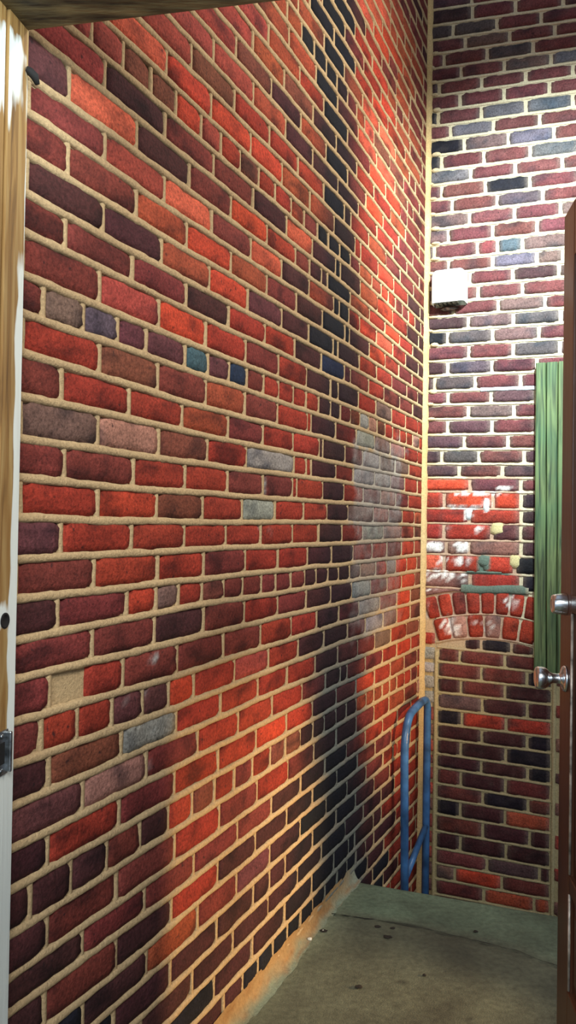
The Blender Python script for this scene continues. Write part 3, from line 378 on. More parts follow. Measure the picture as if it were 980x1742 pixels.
# courses above the frame
while lines[0][0] < 2.9:
    lines.insert(0, (lines[0][0] + .067, lines[0][1] + .067))
SH = len(lines) - nM
while lines[-1][0] > -2.0: lines.append((lines[-1][0] - .0705, lines[-1][1] - .0705))
TB = (BM[0], BM[1], lines)
GAP = .0095
for i in range(len(lines) - 1):
    r = i - SH
    js = list(RM.get(str(r), []))
    if not js: js = [.1 + .1 * (r % 2)]
    while js[0] > .16: js.insert(0, js[0] - .2)
    js = [j for j in js if j > .03]
    full = [0.0]
    for j in js:
        gap = j - full[-1]; n = round(gap / .2)
        if gap > .29 and n >= 2:
            p0 = full[-1]
            for q in range(1, n): full.append(p0 + gap * q / n)
        full.append(j)
    while full[-1] < BEND: full.append(full[-1] + .2)
    zc = tline(TB, i, .3)
    for k in range(len(full) - 1):
        g = GAP if k else .004
        a, b = full[k] + g, min(full[k + 1] - GAP, BEND)
        segs = [(a, b)]
        zl = tline(TB, i, AL)
        if zl < -.43:                                   # inside the arch / infill: leave for the other bond
            segs = []
            if a < AL - .02: segs.append((a, min(b, AL - .012)))
            lim = AR + .018
            if b > lim: segs.append((max(a, lim), b))
        for a, b in segs:
            if b - a < .016: continue
            z0 = tline(TB, i, (a + b) / 2)
            gg = .0098 if z0 > -.0 else .0078
            if .22 > z0 > -.3 and b < .45: gg = .006
            c = jitter(pick_tab(CM, r, a, b, rnd, 'MMMKPpgM' if z0 > .22 else 'RRMRw'), rnd)
            if b < AL and z0 < -.3: gg = .009
            # broken patch of mortar / cement where bricks were lost
            bf = lambda s, i=i, g=gg: tline(TB, i + 1, s) + g
            if z0 > -.45 and b > AL - .045 and a < AR + .05:
                bf = lambda s, i=i, g=gg: max(tline(TB, i + 1, s) + g, arch_z(s, ac_r + .208) + .006 if s > .0 else -9)
                if tline(TB, i, (a + b) / 2) - gg - bf((a + b) / 2) < .012: continue
                bf = lambda s, i=i, g=gg, f=bf: min(f(s), tline(TB, i, s) - g - .004)
            brick(acc, PB, a, b, lambda s, i=i, g=gg: tline(TB, i, s) - g, bf, c, rnd, depth=.005, tintf=tint_b, rough_edge=.0032)
    if zc > -.30: bead(acc, PB, lambda s, i=i: tline(TB, i, s) if zc > -.2 else max(tline(TB, i, s), arch_z(s, ac_r + .208)), 0, BEND, .011, .0045, mort_b, i * 2.7 + 90)
# infill bond
nl = list(BN[2])
while nl[-1][0] > -2.0: nl.append((nl[-1][0] - .0705, nl[-1][1] - .0705))
TN = (BN[0], BN[1], nl)
for i in range(len(nl) - 1):
    js = list(RI.get(str(i), [])) or [.18 + .1 * (i % 2), .38 + .1 * (i % 2)]
    full = [AL + .004] + [j for j in js if AL + .04 < j < AR - .03] + [AR]
    if i == 0: full = [.20, .275, .405, .50]
    for k in range(len(full) - 1):
        a, b = full[k] + .0075, full[k + 1] - .0075
        c = jitter(pick_tab(CI, i, a, b, rnd, 'MKKMN'), rnd)
        def top(s, i=i): return min(tline(TN, i, s) - .0075, arch_z(s, ac_r) - .010)
        def bot(s, i=i): return tline(TN, i + 1, s) + .0075
        if top((a + b) / 2) - bot((a + b) / 2) < .012: continue
        def top2(s, i=i, top=top, bot=bot): return max(top(s), bot(s) + .006)
        brick(acc, PB, a, b, top2, bot, c, rnd, depth=.003, tintf=tint_b)
    bead(acc, PB, lambda s, i=i: min(tline(TN, i, s), arch_z(s, ac_r)), AL, AR, .010, .0045, mort_b, i * 2.7 + 40)
# the two rings of header bricks
def ring(r0, r1, a0, a1, n, cols, seed):
    rr = random.Random(seed)
    for k in range(n):
        A0 = a0 + (a1 - a0) * k / n; A1 = a0 + (a1 - a0) * (k + 1) / n
        def P(u, v, nn, A0=A0, A1=A1):
            ang = A0 + (A1 - A0) * u; rad = r0 + (r1 - r0) * v
            return PB(ac_s + math.sin(ang) * rad, ac_z + math.cos(ang) * rad, nn)
        w = (A1 - A0) * r0; gu = .0048 / w; gv = .0042 / (r1 - r0); base = PAL[cols[k % len(cols)]]; sd = rr.uniform(0, 99); c = jitter(base, rr)
        nx, ny = 4, 6; vs = []; cs = []
        for j in range(ny + 1):
            for i in range(nx + 1):
                u, v = i / nx, j / ny
                uu = gu + (1 - 2 * gu) * u; vv = gv + (1 - 2 * gv) * v
                if i in (0, nx) and j in (0, ny): uu = uu + (.05 if i == 0 else -.05); vv = vv + (.015 if j == 0 else -.015)
                ed = i in (0, nx) or j in (0, ny)
                uu += nz(v * 5, sd, i) * .03; p = P(uu, vv, .006 + nz(u * 3, v * 3, sd) * .002 - (.003 if ed else 0))
                q = Vector(p) - PB(0, 0); s = q.dot(dB); z = q.z
                vs.append(p); cs.append(tint_b(c, s, z, .5, .5, sd))
        fs = [(j * (nx + 1) + i, j * (nx + 1) + i + 1, (j + 1) * (nx + 1) + i + 1, (j + 1) * (nx + 1) + i) for j in range(ny) for i in range(nx)]
        rg = [i for i in range(nx + 1)] + [j * (nx + 1) + nx for j in range(1, ny + 1)] + [ny * (nx + 1) + i for i in range(nx - 1, -1, -1)] + [j * (nx + 1) for j in range(ny - 1, 0, -1)]
        b0 = len(vs)
        for q in rg: vs.append(vs[q] + dL * .014); cs.append(cs[q])
        for q in range(len(rg)): fs.append((rg[(q + 1) % len(rg)], rg[q], b0 + q, b0 + (q + 1) % len(rg)))
        acc.add(vs, fs, cs, 0)
ring(ac_r, ac_r + .104, -.285, .30, 7, 'RwRwRRR', 1)
ring(ac_r + .104, ac_r + .208, -.30, .33, 10, 'RRMRRRRRB', 2)
for rr_ in (ac_r, ac_r + .104):
    bead(acc, lambda s, z, n: PB(s, z, n), lambda s, rr_=rr_: arch_z(s, rr_), AL - .005, AR + .02, .009, .005, mort_b, rr_ * 9)
for x in (AL - .004, AR + .008):
    vsd = 17.0 + x
    for k in range(24):
        z1 = (-.56 if x < .2 else -.56) - k * .07
        if z1 > -2.0: stick(acc, PB, x, z1 - .07, z1, .017, .007, mort_b, vsd + k)
# old mortar squeezed out in lumps beside the corner
lr = random.Random(3)
for k in range(26):
    z = tline(TB, SH + 3 + k, .03) + lr.uniform(-.005, .005); s = lr.uniform(.02, .05); w = lr.uniform(.014, .026); h = lr.uniform(.007, .011)
    vs = []; cs = []
    for j in range(7):
        for i in range(8):
            a = 2 * math.pi * i / 8; q = (1 - j / 6); vs.append(PB(s + math.cos(a) * w * q, z + math.sin(a) * h * q, .002 + .012 * math.sqrt(1 - q * q) + nz(k, i, j) * .001)); cs.append(mort_b(s, z))
    acc.add(vs, [(j * 8 + i, j * 8 + (i + 1) % 8, (j + 1) * 8 + (i + 1) % 8, (j + 1) * 8 + i) for j in range(6) for i in range(8)], cs, 1)
# long smear of pale cement under one course
bead(acc, PB, lambda s: tline(TB, SH + 26, s) + .000, .26, .50, .018, .010, lambda s, z: lin((205, 220, 222)), 5.5)
# grey cement slab of the repair
bead(acc, PB, lambda s: -.270 + .004 * math.sin(s * 20), .185, .475, .040, .013, mort_b, 7.7)
bead(acc, PB, lambda s: -.197, .21, .36, .012, .009, lambda s, z: GREENG, 8.8)
# cream mortar filling two gaps
for cs_, cz_, w_, h_, cc_ in ((.341, -.002, .030, .030, lin((200, 190, 140))), (.415, -.143, .026, .030, lin((200, 190, 140))), (.284, -.145, .028, .026, GREENG), (.213, .062, .016, .030, lin((205, 212, 212))), (.290, .10, .014, .034, lin((205, 212, 212)))):
    vs = []; cs = []
    for j in range(6):
        for i in range(14):
            a = 2 * math.pi * i / 14; q = 1 - j / 5; k = 1 + .3 * nz(math.cos(a) * 1.5, math.sin(a) * 1.5, cs_ * 50)
            sx = math.copysign(abs(math.cos(a)) ** .6, math.cos(a)); sy = math.copysign(abs(math.sin(a)) ** .6, math.sin(a))
            vs.append(PB(cs_ + sx * w_ * q * k, cz_ + sy * h_ * q * k, -.002 + .012 * (1 - q ** 4) + nz(i, j, 3) * .001)); cs.append(cc_)
    acc.add(vs, [(j * 14 + i, j * 14 + (i + 1) % 14, (j + 1) * 14 + (i + 1) % 14, (j + 1) * 14 + i) for j in range(5) for i in range(14)], cs, 1)
sheet(acc, PB, 0, BEND, ZB, ZT, .02, mort_b)
slab_back(acc, PB, -.2, BEND, ZB, ZT, .18)
struct(acc.build('wall_back', [m_brick, m_mortar]))

# mortar fillet in the corner between the two walls
acc = Acc(); vs = []; cs = []; n = 170; K = 5
for i in range(n + 1):
    z = ZB + (ZT - ZB) * i / n; w = .022 * (1 + .18 * nz(z * 9, 2) + .12 * nz(z * 40, 5)); 
    c = mix(lin((208, 178, 128)), lin((196, 166, 112)), .5 + nz(z * 7, 9))
    for k in range(K + 1):
        t = k / K; a = PL(w * 1.2, z, .004); b = PB(w * 1.15, z, .004); p = a.lerp(b, t) + (dB - dL).normalized() * (.006 * math.sin(math.pi * t) - .0 + .0015 * nz(z * 60, k))
        vs.append(p); cs.append(c)
fs = [(i * (K + 1) + k, (i + 1) * (K + 1) + k, (i + 1) * (K + 1) + k + 1, i * (K + 1) + k + 1) for i in range(n) for k in range(K)]
acc.add(vs, fs, cs, 0); struct(acc.build('trim_1', [m_mortar]))

# ================================================================= GROUND
def gpt(x, y): return Vector((x, y, 0))
m_conc, nt, pb = nodes('concrete')
tc = nt.nodes.new('ShaderNodeTexCoord')
def tex(scale, det=8, rough=.6):
    t = nt.nodes.new('ShaderNodeTexNoise'); t.inputs['Scale'].default_value = scale; t.inputs['Detail'].default_value = det; t.inputs['Roughness'].default_value = rough
    nt.links.new(tc.outputs['Object'], t.inputs['Vector']); return t
n1 = tex(3.2); n2 = tex(60); n3 = tex(220, 4)
rp = nt.nodes.new('ShaderNodeValToRGB'); rp.color_ramp.elements[0].position = .32; rp.color_ramp.elements[1].position = .68
rp.color_ramp.elements[0].color = lin((68, 70, 60)) + (1,); rp.color_ramp.elements[1].color = lin((108, 114, 98)) + (1,)
nt.links.new(n1.outputs['Fac'], rp.inputs[0])
vc = nt.nodes.new('ShaderNodeVertexColor'); vc.layer_name = 'tint'
m1 = nt.nodes.new('ShaderNodeMix'); m1.data_type = 'RGBA'; m1.blend_type = 'MULTIPLY'; m1.inputs['Factor'].default_value = 1
nt.links.new(rp.outputs[0], m1.inputs['A']); nt.links.new(vc.outputs['Color'], m1.inputs['B'])
r2_ = nt.nodes.new('ShaderNodeMapRange'); r2_.inputs[1].default_value = .3; r2_.inputs[2].default_value = .7; r2_.inputs[3].default_value = .7; r2_.inputs[4].default_value = 1.25
nt.links.new(n2.outputs['Fac'], r2_.inputs[0])
v2 = nt.nodes.new('ShaderNodeVectorMath'); v2.operation = 'SCALE'; nt.links.new(m1.outputs['Result'], v2.inputs[0]); nt.links.new(r2_.outputs[0], v2.inputs['Scale'])
nt.links.new(v2.outputs[0], pb.inputs['Base Color'])
bp = nt.nodes.new('ShaderNodeBump'); bp.inputs['Strength'].default_value = .7; bp.inputs['Distance'].default_value = .003
nt.links.new(n3.outputs['Fac'], bp.inputs['Height']); nt.links.new(bp.outputs[0], pb.inputs['Normal']); pb.inputs['Roughness'].default_value = .75

CR = [(.04, 2.59), (.143, 2.545), (.22, 2.525), (.31, 2.50), (.407, 2.475), (.52, 2.42), (.60, 2.385), (.696, 2.335), (.80, 2.25), (1.0, 2.16), (1.6, 1.95)]
def crack_d(x, y):
    d = 9; side = 0
    for a, b in zip(CR, CR[1:]):
        A = Vector(a); B = Vector(b); P = Vector((x, y)); t = max(0, min(1, (P - A).dot(B - A) / (B - A).length_squared)); q = A.lerp(B, t)
        if (P - q).length < d: d = (P - q).length; side = y - q.y
    return d, side
E0, E1 = Vector((.225, 2.795)), Vector((.879, 2.561)); ed = (E1 - E0).normalized()
acc = Acc(); vs = []; cs = []
na, nb = 130, 170
for j in range(nb + 1):
    for i in range(na + 1):
        u = i / na; v = j / nb
        far = E0 + ed * (u * 1.75 - .12)
        y = far.y * v + (-1.2) * (1 - v) if v < 1 else far.y
        if v > 0: vv = v ** .6; y = -1.2 + (far.y + 1.2) * vv
        x = -.75 + (far.x + .75) * (1) if v >= 1 else (-.95 + 2.3 * u) * (1 - v) + far.x * v
        d, side = crack_d(x, y)
        z = nz(x * 3, y * 3) * .002 + nz(x * 14, y * 14) * .0008 - (.006 * math.exp(-(d / .006) ** 2))
        if v == 1: z -= .006
        strip = sst(-.02, .06, side) if y > 2.0 else 0
        c = mix((1, .96, .86), (1.05, 1.35, 1.22), strip * .9)
        dk = math.exp(-(d / (.005 + .004 * abs(nz(x * 20, y * 20)))) ** 2) * (.85 if x < .5 else .5)
        c = mix(c, (.12, .12, .12), dk)
        st = max(0, fbm(x * 3.2, y * 3.2, 5)) * 1.1; c = mix(c, (.62, .60, .56), st)
        sp = sst(.42, .52, fbm(x * 26, y * 26, 8)) * (1 if y > 1.9 else .6); c = mix(c, (.25, .23, .22), sp * .8)
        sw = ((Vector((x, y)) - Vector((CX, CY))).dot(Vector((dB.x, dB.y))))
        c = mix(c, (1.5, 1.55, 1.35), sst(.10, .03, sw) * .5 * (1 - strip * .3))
        vs.append(Vector((x, y, z))); cs.append(c)
fs = [(j * (na + 1) + i, j * (na + 1) + i + 1, (j + 1) * (na + 1) + i + 1, (j + 1) * (na + 1) + i) for j in range(nb) for i in range(na)]
b0 = len(vs)
for k in range(len(CR) - 2):
    A = Vector(CR[k]); B = Vector(CR[k + 1]); M_ = 14
    for q in range(M_):
        e2 = []
        for t in (q / M_, (q + 1) / M_):
            p = A.lerp(B, t); o_ = .006 * nz(p.x * 22, p.y * 22, 2) + .003 * nz(p.x * 70, p.y * 70, 5); w_ = max(.0003, .0016 + .0016 * nz(p.x * 35, p.y * 35, 9)) * (1.3 if p.x < .35 else .8)
            e2 += [Vector((p.x, p.y + o_ - w_, .0016)), Vector((p.x, p.y + o_ + w_, .0016))]
        bb_ = len(vs); vs += e2; cs += [(.06, .06, .06)] * 4; fs.append((bb_, bb_ + 2, bb_ + 3, bb_ + 1))
b0 = len(vs)
for i in range(na + 1): p = vs[nb * (na + 1) + i]; vs.append(Vector((p.x, p.y, -.16))); cs.append((.8, .85, .8))
fs += [(nb * (na + 1) + i, nb * (na + 1) + i + 1, b0 + i + 1, b0 + i) for i in range(na)]
acc.add(vs, fs, cs, 0); struct(acc.build('floor', [m_conc]))

# lower paving of the pit behind the slab
LOW = -.62
acc = Acc(); vs = []; cs = []
for j in range(13):
    for i in range(41):
        a = E0 + ed * (i / 40 * 1.75 - .25); b = Vector((PB(i / 40 * 1.5 - .05, 0).x, PB(i / 40 * 1.5 - .05, 0).y)); p = a.lerp(b, j / 12)
        vs.append(Vector((p.x, p.y, LOW + nz(p.x * 5, p.y * 5) * .003))); cs.append((.7, .72, .68))
acc.add(vs, [(j * 41 + i, j * 41 + i + 1, (j + 1) * 41 + i + 1, (j + 1) * 41 + i) for j in range(12) for i in range(40)], cs, 0)
struct(acc.build('floor_lower', [m_conc]))
bm = bmesh.new()
mid = E0 + ed * .75; bm_box(bm, (mid.x - ed.y * -.10 * 1, mid.y - .10, (LOW - .16) / 2 - .0), (1.8, .12, abs(LOW) - .16), Matrix.Rotation(math.atan2(ed.y, ed.x), 3, 'Z'))
struct(from_bm('trim_3', bm, basic('pit_face', (110, 108, 98), .85, bump=.6)))

# mortar fillet where the left wall meets the slab
m_fil = vcol('fillet', 90, .22, .85, .9, 110)
acc = Acc(); vs = []; cs = []; n = 150; K = 6
s0f = (Vector((CX, CY)) - E0).length
for i in range(n + 1):
    s = s0f - .01 + (SEND - s0f) * i / n
    w = .030 + .014 * fbm(s * 7, 1) + .012 * sst(1.0, 1.5, s); h = .050 + .018 * fbm(s * 8, 4)
    for k in range(K + 1):
        t = k / K; a = math.pi / 2 * t
        z = -EYE + h * (1 - math.sin(a)) ** 1.2; nn = .004 + w * (1 - math.cos(a)) ** 1.0 + .0
        vs.append(PL(s, z + .0015 * nz(s * 40, k), nn + .003 * nz(s * 30, k, 3)))
        c = mix(lin((160, 128, 86)), lin((124, 136, 118)), sst(.25, .95, t + .5 * fbm(s * 10, t * 2, 6)))
        c = mix(c, lin((128, 140, 128)), sst(1.05, .8, s)); c = mix(c, lin((140, 92, 48)), .5 * sst(.0, .35, fbm(s * 9, t * 3, 20)))
        cs.append(c)
acc.add(vs, [(i * (K + 1) + k, (i + 1) * (K + 1) + k, (i + 1) * (K + 1) + k + 1, i * (K + 1) + k + 1) for i in range(n) for k in range(K)], cs, 0)
struct(acc.build('trim_2', [m_fil]))

# ================================================================= DOORWAY
m_pine, nt, pb = nodes('weathered_pine')
tc = nt.nodes.new('ShaderNodeTexCoord'); mp = nt.nodes.new('ShaderNodeMapping'); mp.inputs['Scale'].default_value = (1, 1, .07)
nt.links.new(tc.outputs['Object'], mp.inputs[0])
wv = nt.nodes.new('ShaderNodeTexNoise'); wv.inputs['Scale'].default_value = 46; wv.inputs['Detail'].default_value = 5; wv.inputs['Distortion'].default_value = 1.2; nt.links.new(mp.outputs[0], wv.inputs['Vector'])
rp = nt.nodes.new('ShaderNodeValToRGB'); e = rp.color_ramp.elements; e[0].position = .30; e[0].color = lin((84, 56, 28)) + (1,); e[1].position = .70; e[1].color = lin((178, 150, 98)) + (1,)
k_ = e.new(.46); k_.color = lin((146, 110, 60)) + (1,)
nt.links.new(wv.outputs['Fac'], rp.inputs[0])
vc = nt.nodes.new('ShaderNodeVertexColor'); vc.layer_name = 'tint'
pn = nt.nodes.new('ShaderNodeTexNoise'); pn.inputs['Scale'].default_value = 26; pn.inputs['Detail'].default_value = 8; mp2 = nt.nodes.new('ShaderNodeMapping'); mp2.inputs['Scale'].default_value = (1, 1, .16)
nt.links.new(tc.outputs['Object'], mp2.inputs[0]); nt.links.new(mp2.outputs[0], pn.inputs['Vector'])
sep = nt.nodes.new('ShaderNodeSeparateColor'); nt.links.new(vc.outputs['Color'], sep.inputs[0])
ad = nt.nodes.new('ShaderNodeMath'); ad.operation = 'ADD'; nt.links.new(pn.outputs['Fac'], ad.inputs[0]); nt.links.new(sep.outputs[0], ad.inputs[1])
mr = nt.nodes.new('ShaderNodeMapRange'); mr.inputs[1].default_value = .95; mr.inputs[2].default_value = 1.08; nt.links.new(ad.outputs[0], mr.inputs[0])
mx = nt.nodes.new('ShaderNodeMix'); mx.data_type = 'RGBA'; mx.inputs['B'].default_value = (.78, .84, .80, 1)
nt.links.new(mr.outputs[0], mx.inputs['Factor']); nt.links.new(rp.outputs[0], mx.inputs['A']); nt.links.new(mx.outputs['Result'], pb.inputs['Base Color'])
pb.inputs['Roughness'].default_value = .55
bp = nt.nodes.new('ShaderNodeBump'); bp.inputs['Strength'].default_value = .5; bp.inputs['Distance'].default_value = .002; nt.links.new(wv.outputs['Fac'], bp.inputs['Height']); nt.links.new(bp.outputs[0], pb.inputs['Normal'])

FY = R(-11.3)                                # the door frame's own angle
fx = Vector((math.cos(FY), math.sin(FY), 0)); fy = Vector((-math.sin(FY), math.cos(FY), 0))
FO = Vector((-.436, 1.27, 0))                # outer corner of the left jamb
def PF(a, b, z): return FO + fx * a + fy * b + Vector((0, 0, z))
DH = EYE + .80
def paint_light_amt(a, b, z):
    zz = z - EYE
    v = 0
    e = -b                                   # distance from the outer edge of the inner face
    v = max(v,   .78 * sst(.036, .016, e + .012 * nz(z * 14, 3)) * sst(.55, .35, zz))
    v = max(v, .60 * sst(.010, .002, e) )
    v = max(v, .85 * sst(.060, .030, e) * sst(-.30, -.42, zz))
    v = max(v, .62 * sst(.50, .70, zz + .12 * nz(b * 60, z * 2)) * sst(.80, .76, zz))  # upper zone whitened in colour for cool light on the jamb
    v = max(v, .7 * math.exp(-((e - .05) / .03) ** 2 - ((zz + .15) / .035) ** 2))
    return v
def board(acc, a0, a1, b0, b1, z0, z1, na=3, nb=16, nzv=90, mi=0):
    """jamb board with a fine grid on its faces"""
    def face(fn, p, q):
        vs = []; cs = []
        for j in range(q + 1):
            for i in range(p + 1):
                a, b, z = fn(i / p, j / q); vs.append(PF(a, b, z)); t = paint_light_amt(a, b, z) if abs(a - a1) < .004 or abs(b - b1) < .004 else 0; cs.append((t, t, t))
        acc.add(vs, [(j * (p + 1) + i, j * (p + 1) + i + 1, (j + 1) * (p + 1) + i + 1, (j + 1) * (p + 1) + i) for j in range(q) for i in range(p)], cs, mi)
    L = lambda x, y, t: x + (y - x) * t; c = .002
    face(lambda u, v: (a1, L(b1 - c, b0, u), L(z0, z1, v)), nb, nzv)
    face(lambda u, v: (L(a1, a1 - c, u), L(b1 - c, b1, u), L(z0, z1, v)), 2, nzv)
    face(lambda u, v: (L(a0, a1 - c, u), b1, L(z0, z1, v)), na, nzv)
    face(lambda u, v: (L(a0, a1, u), b0, L(z0, z1, v)), 1, 2)
    face(lambda u, v: (a0, L(b0, b1, u), L(z0, z1, v)), 1, 2)
    face(lambda u, v: (L(a0, a1, u), L(b0, b1, v), z0), 1, 1)
acc = Acc()
board(acc, -.045, .0, -.058, 0, 0, DH + .02)               # stop side board
board(acc, -.045, -.004, -.16, -.0605, 0, DH + .02)         # board behind the seam
jamb = struct(acc.build('trim_4', [m_pine]))
# casing joining the jamb to the brick wall
bm = bmesh.new()
p1 = PF(-.045, 0, 0); 
bm_box(bm, PF(-.17, -.075, DH / 2 + .2), (.24, .17, DH + .9), Matrix.Rotation(FY, 3, 'Z'))
struct(from_bm('wall_front_left', bm, basic('indoor_plaster', (120, 110, 95), .9)))

m_dark = basic('weathered_dark_wood', (104, 92, 62), .6, bump=.7, bscale=30, var=.48, vscale=9, stretch=(1.2, 6, 9))
m_dark2 = basic('lintel_dark_wood', (78, 76, 60), .55, bump=.7, bscale=40, var=.40, vscale=14, stretch=(1.2, 7, 7))
bm = bmesh.new(); rz = Matrix.Rotation(FY, 3, 'Z')
bm_box(bm, PF(.60, -.045, DH + .035), (1.30, .088, .07), rz, .006)
struct(from_bm('trim_5', bm, m_dark))
bm = bmesh.new()
bm_box(bm, PF(.60, -.135, DH + .052), (1.30, .085, .07), rz, .006)
struct(from_bm('trim_6', bm, m_dark2))
bm = bmesh.new(); bm_box(bm, PF(.60, -.10, DH + .40), (1.6, .16, .62), rz)
struct(from_bm('wall_front', bm, basic('lintel_wall', (90, 80, 68), .9)))

# strike plate of the latch and bolt hole in the left jamb
m_steel = basic('worn_steel', (150, 155, 158), .35, 1, bump=.4, bscale=80, var=.35, vscale=30)
m_chrome = basic('polished_chrome', (232, 242, 250), .24, 1, var=.03)
m_black = basic('black_hole', (10, 9, 9), .9)
e = empty('strike_plate', PF(.0, -.04, EYE - .365), 'worn steel latch plate low on the left door jamb', 'latch plate')
e.rotation_euler = (0, 0, FY)
bm = bmesh.new(); bm_box(bm, (.0015, .0, 0), (.003, .034, .07), None, .001); bm_box(bm, (.006, .014, 0), (.010, .006, .064), None, .002)
from_bm('plate', bm, m_steel, e)
bm = bmesh.new(); bm_box(bm, (.0034, -.002, 0), (.001, .016, .034), None, .0003); from_bm('latch_opening', bm, m_black, e)
for zz in (-.027, .027):
    bm = bmesh.new(); bm_lathe(bm, [(0, .0042), (.0015, .004), (.0022, .002)], Matrix.Translation((.003, -.002, zz)) @ Matrix.Rotation(R(90), 4, 'Y'), 12)
    from_bm('screw', bm, m_steel, e, True)
bm = bmesh.new()
bm_lathe(bm, [(0, .0125), (.0012, .0125), (.0014, .009), (.0003, .0085)], Matrix.Translation(PF(.0, -.036, EYE - .158)) @ Matrix.Rotation(FY, 4, 'Z') @ Matrix.Rotation(R(90), 4, 'Y'), 20)
tag(from_bm('bolt_hole', bm, m_black, None, True), 'dark round bolt hole with splintered paint in the left door jamb', 'hole')
bm = bmesh.new()
bm_tube(bm, [PF(.0, -.008, EYE + .735), PF(.004, -.004, EYE + .733), PF(.010, .002, EYE + .727), PF(.013, .006, EYE + .716)], [.005, .0065, .007, .004], 10)
tag(from_bm('rubber_stub', bm, basic('black_rubber', (14, 13, 13), .8), None, True), 'small black stub poking out at the top of the left jamb', 'stub')

# ---------------------------------------------------------------- the open door on the right
DE = Vector((.664, 1.90, 0)); du = Vector((-.13, -.9915, 0)).normalized(); dn = Vector((-.9915, .13, 0)).normalized()   # along the leaf, out of its near face
DW, DT, DTOP = .86, .044, EYE + .762
m_door = basic('brown_door_paint', (78, 44, 28), .38, bump=.15, bscale=25, var=.22, vscale=5, stretch=(2, 2, .4))
dorigin = DE - dn * DT
door = bpy.data.objects.new('door_1', None); scene.collection.objects.link(door); door.location = dorigin; struct(door)
dm = Matrix(((du.x, dn.x, 0), (du.y, dn.y, 0), (0, 0, 1)))
door.rotation_euler = dm.to_euler()
flip = dm.determinant()
def dbox(bm, a0, a1, n0, n1, z0, z1, bev=.0): 
    bm_box(bm, ((a0 + a1) / 2, (n0 + n1) / 2, (z0 + z1) / 2), (a1 - a0, n1 - n0, z1 - z0), None, bev)
AX = du.angle(Vector((1, 0, 0)))
# local x runs along the leaf towards the hinges, local y is mirrored into the leaf's face direction
door.rotation_euler = (0, 0, math.atan2(du.y, du.x)); ly = Vector((-du.y, du.x, 0)); SG = 1 if ly.dot(dn) > 0 else -1
def db(bm, a0, a1, n0, n1, z0, z1, bev=0): bm_box(bm, ((a0 + a1) / 2, SG * (n0 + n1) / 2, (z0 + z1) / 2), (a1 - a0, abs(n1 - n0), z1 - z0), None, bev)
bm = bmesh.new()
ST = .108; rails = [(.012, .20), (.425, .462), (1.06, 1.10), (DTOP - .13, DTOP)]
db(bm, 0, ST, 0, DT, .012, DTOP, .0025); db(bm, DW - ST, DW, 0, DT, .012, DTOP, .0025); db(bm, DW / 2 - .05, DW / 2 + .05, 0, DT - .0004, .012, DTOP, .0025)
for a, b in rails: db(bm, ST - .002, DW - ST + .002, .0004, DT - .0006, a, b, .002)
from_bm('leaf_frame', bm, m_door, door)
m_mould = basic('moulding_lit_edge', (168, 160, 150), .4, .3, var=.35, vscale=40)  # pale colour stands in for light catching the moulding edge
for (z0, z1) in ((.20, .425), (.462, 1.06), (1.10, DTOP - .13)):
    for (x0, x1) in ((ST, DW / 2 - .05), (DW / 2 + .05, DW - ST)):
        bm = bmesh.new(); db(bm, x0, x1, .012, DT - .012, z0, z1); db(bm, x0 + .035, x1 - .035, .006, DT - .006, z0 + .035, z1 - .035, .004)
        from_bm('panel', bm, m_door, door)
    if z0 < 1.0:
        bm = bmesh.new(); bm_tube(bm, [(ST + .002, SG * (DT - .003), z0 + .004), (ST + .002, SG * (DT - .003), z1 - .004)], .0032, 8)
        o = from_bm('moulding', bm, m_mould, door, True); o['label'] = 'panel moulding edge in a pale highlight colour'
def axisM(a, z):   # local frame whose +Z leaves the near face
    return Matrix.Translation((a, SG * DT, z)) @ Matrix.Rotation(R(-90 * SG), 4, 'X')
bm = bmesh.new()
bm_lathe(bm, [(0, .030), (.003, .0305), (.007, .028), (.010, .022), (.012, .013), (.018, .0115), (.030, .0115), (.036, .014), (.041, .020), (.047, .0245), (.056, .0265), (.063, .0262), (.068, .0235), (.070, .018), (.0695, .010), (.069, .0015)], axisM(.064, EYE - .350), 40)
k = from_bm('door_knob', bm, m_chrome, door, True); k['label'] = 'round chrome door knob with its rose'
bm = bmesh.new()
bm_lathe(bm, [(0, .0255), (.002, .026), (.022, .0235), (.030, .0215), (.033, .0195), (.0335, .012), (.0325, .011), (.0325, .001)], axisM(.064, EYE - .176), 40)
k = from_bm('deadbolt', bm, m_chrome, door, True); k['label'] = 'round chrome deadbolt above the knob'

# ---------------------------------------------------------------- white box by the corner
m_white = basic('white_plastic', (245, 246, 244), .45, var=.01)
m_grille = basic('grey_vent', (120, 124, 112), .7, var=.3, vscale=60)
bx = empty('wall_box', PB(.122, 1.0, 0), 'bright white plastic box high on the back wall beside the corner', 'wall box', rot=(0, 0, -YAW))
# local x along the wall, local -y out of the wall
def lb(bm, x0, x1, y0, y1, z0, z1, bev=0, seg=3): bm_box(bm, ((x0 + x1) / 2, -(y0 + y1) / 2, (z0 + z1) / 2), (x1 - x0, y1 - y0, z1 - z0), None, bev, seg)
bm = bmesh.new()
prof = []
W2, Hh = .076, .155
def rr2(w, h, r, n=6):
    pts = []
    for cx_, cz_, a0 in ((w - r, h - r, 0), (-w + r, h - r, 90), ):
        for k in range(n + 1): a = R(a0 + 90 * k / n); pts.append((cx_ + r * math.cos(a), cz_ + r * math.sin(a)))
    pts += [(-w, 0), (w, 0)]
    return pts
outer0 = rr2(W2, Hh, .024); outer1 = rr2(W2 - .002, Hh - .006, .026); outer2 = rr2(W2 - .009, Hh - .016, .024)
ringsv = []
for pts, y in ((outer0, .002), (outer1, .062), (outer2, .076)):
    ringsv.append([bm.verts.new((x, -y, z)) for x, z in pts])
for A, B in zip(ringsv, ringsv[1:]):
    for k in range(len(A)):
        if k == len(A) - 2: continue          # open underneath
        bm.faces.new((A[k], A[(k + 1) % len(A)], B[(k + 1) % len(A)], B[k]))
bm.faces.new(ringsv[-1])
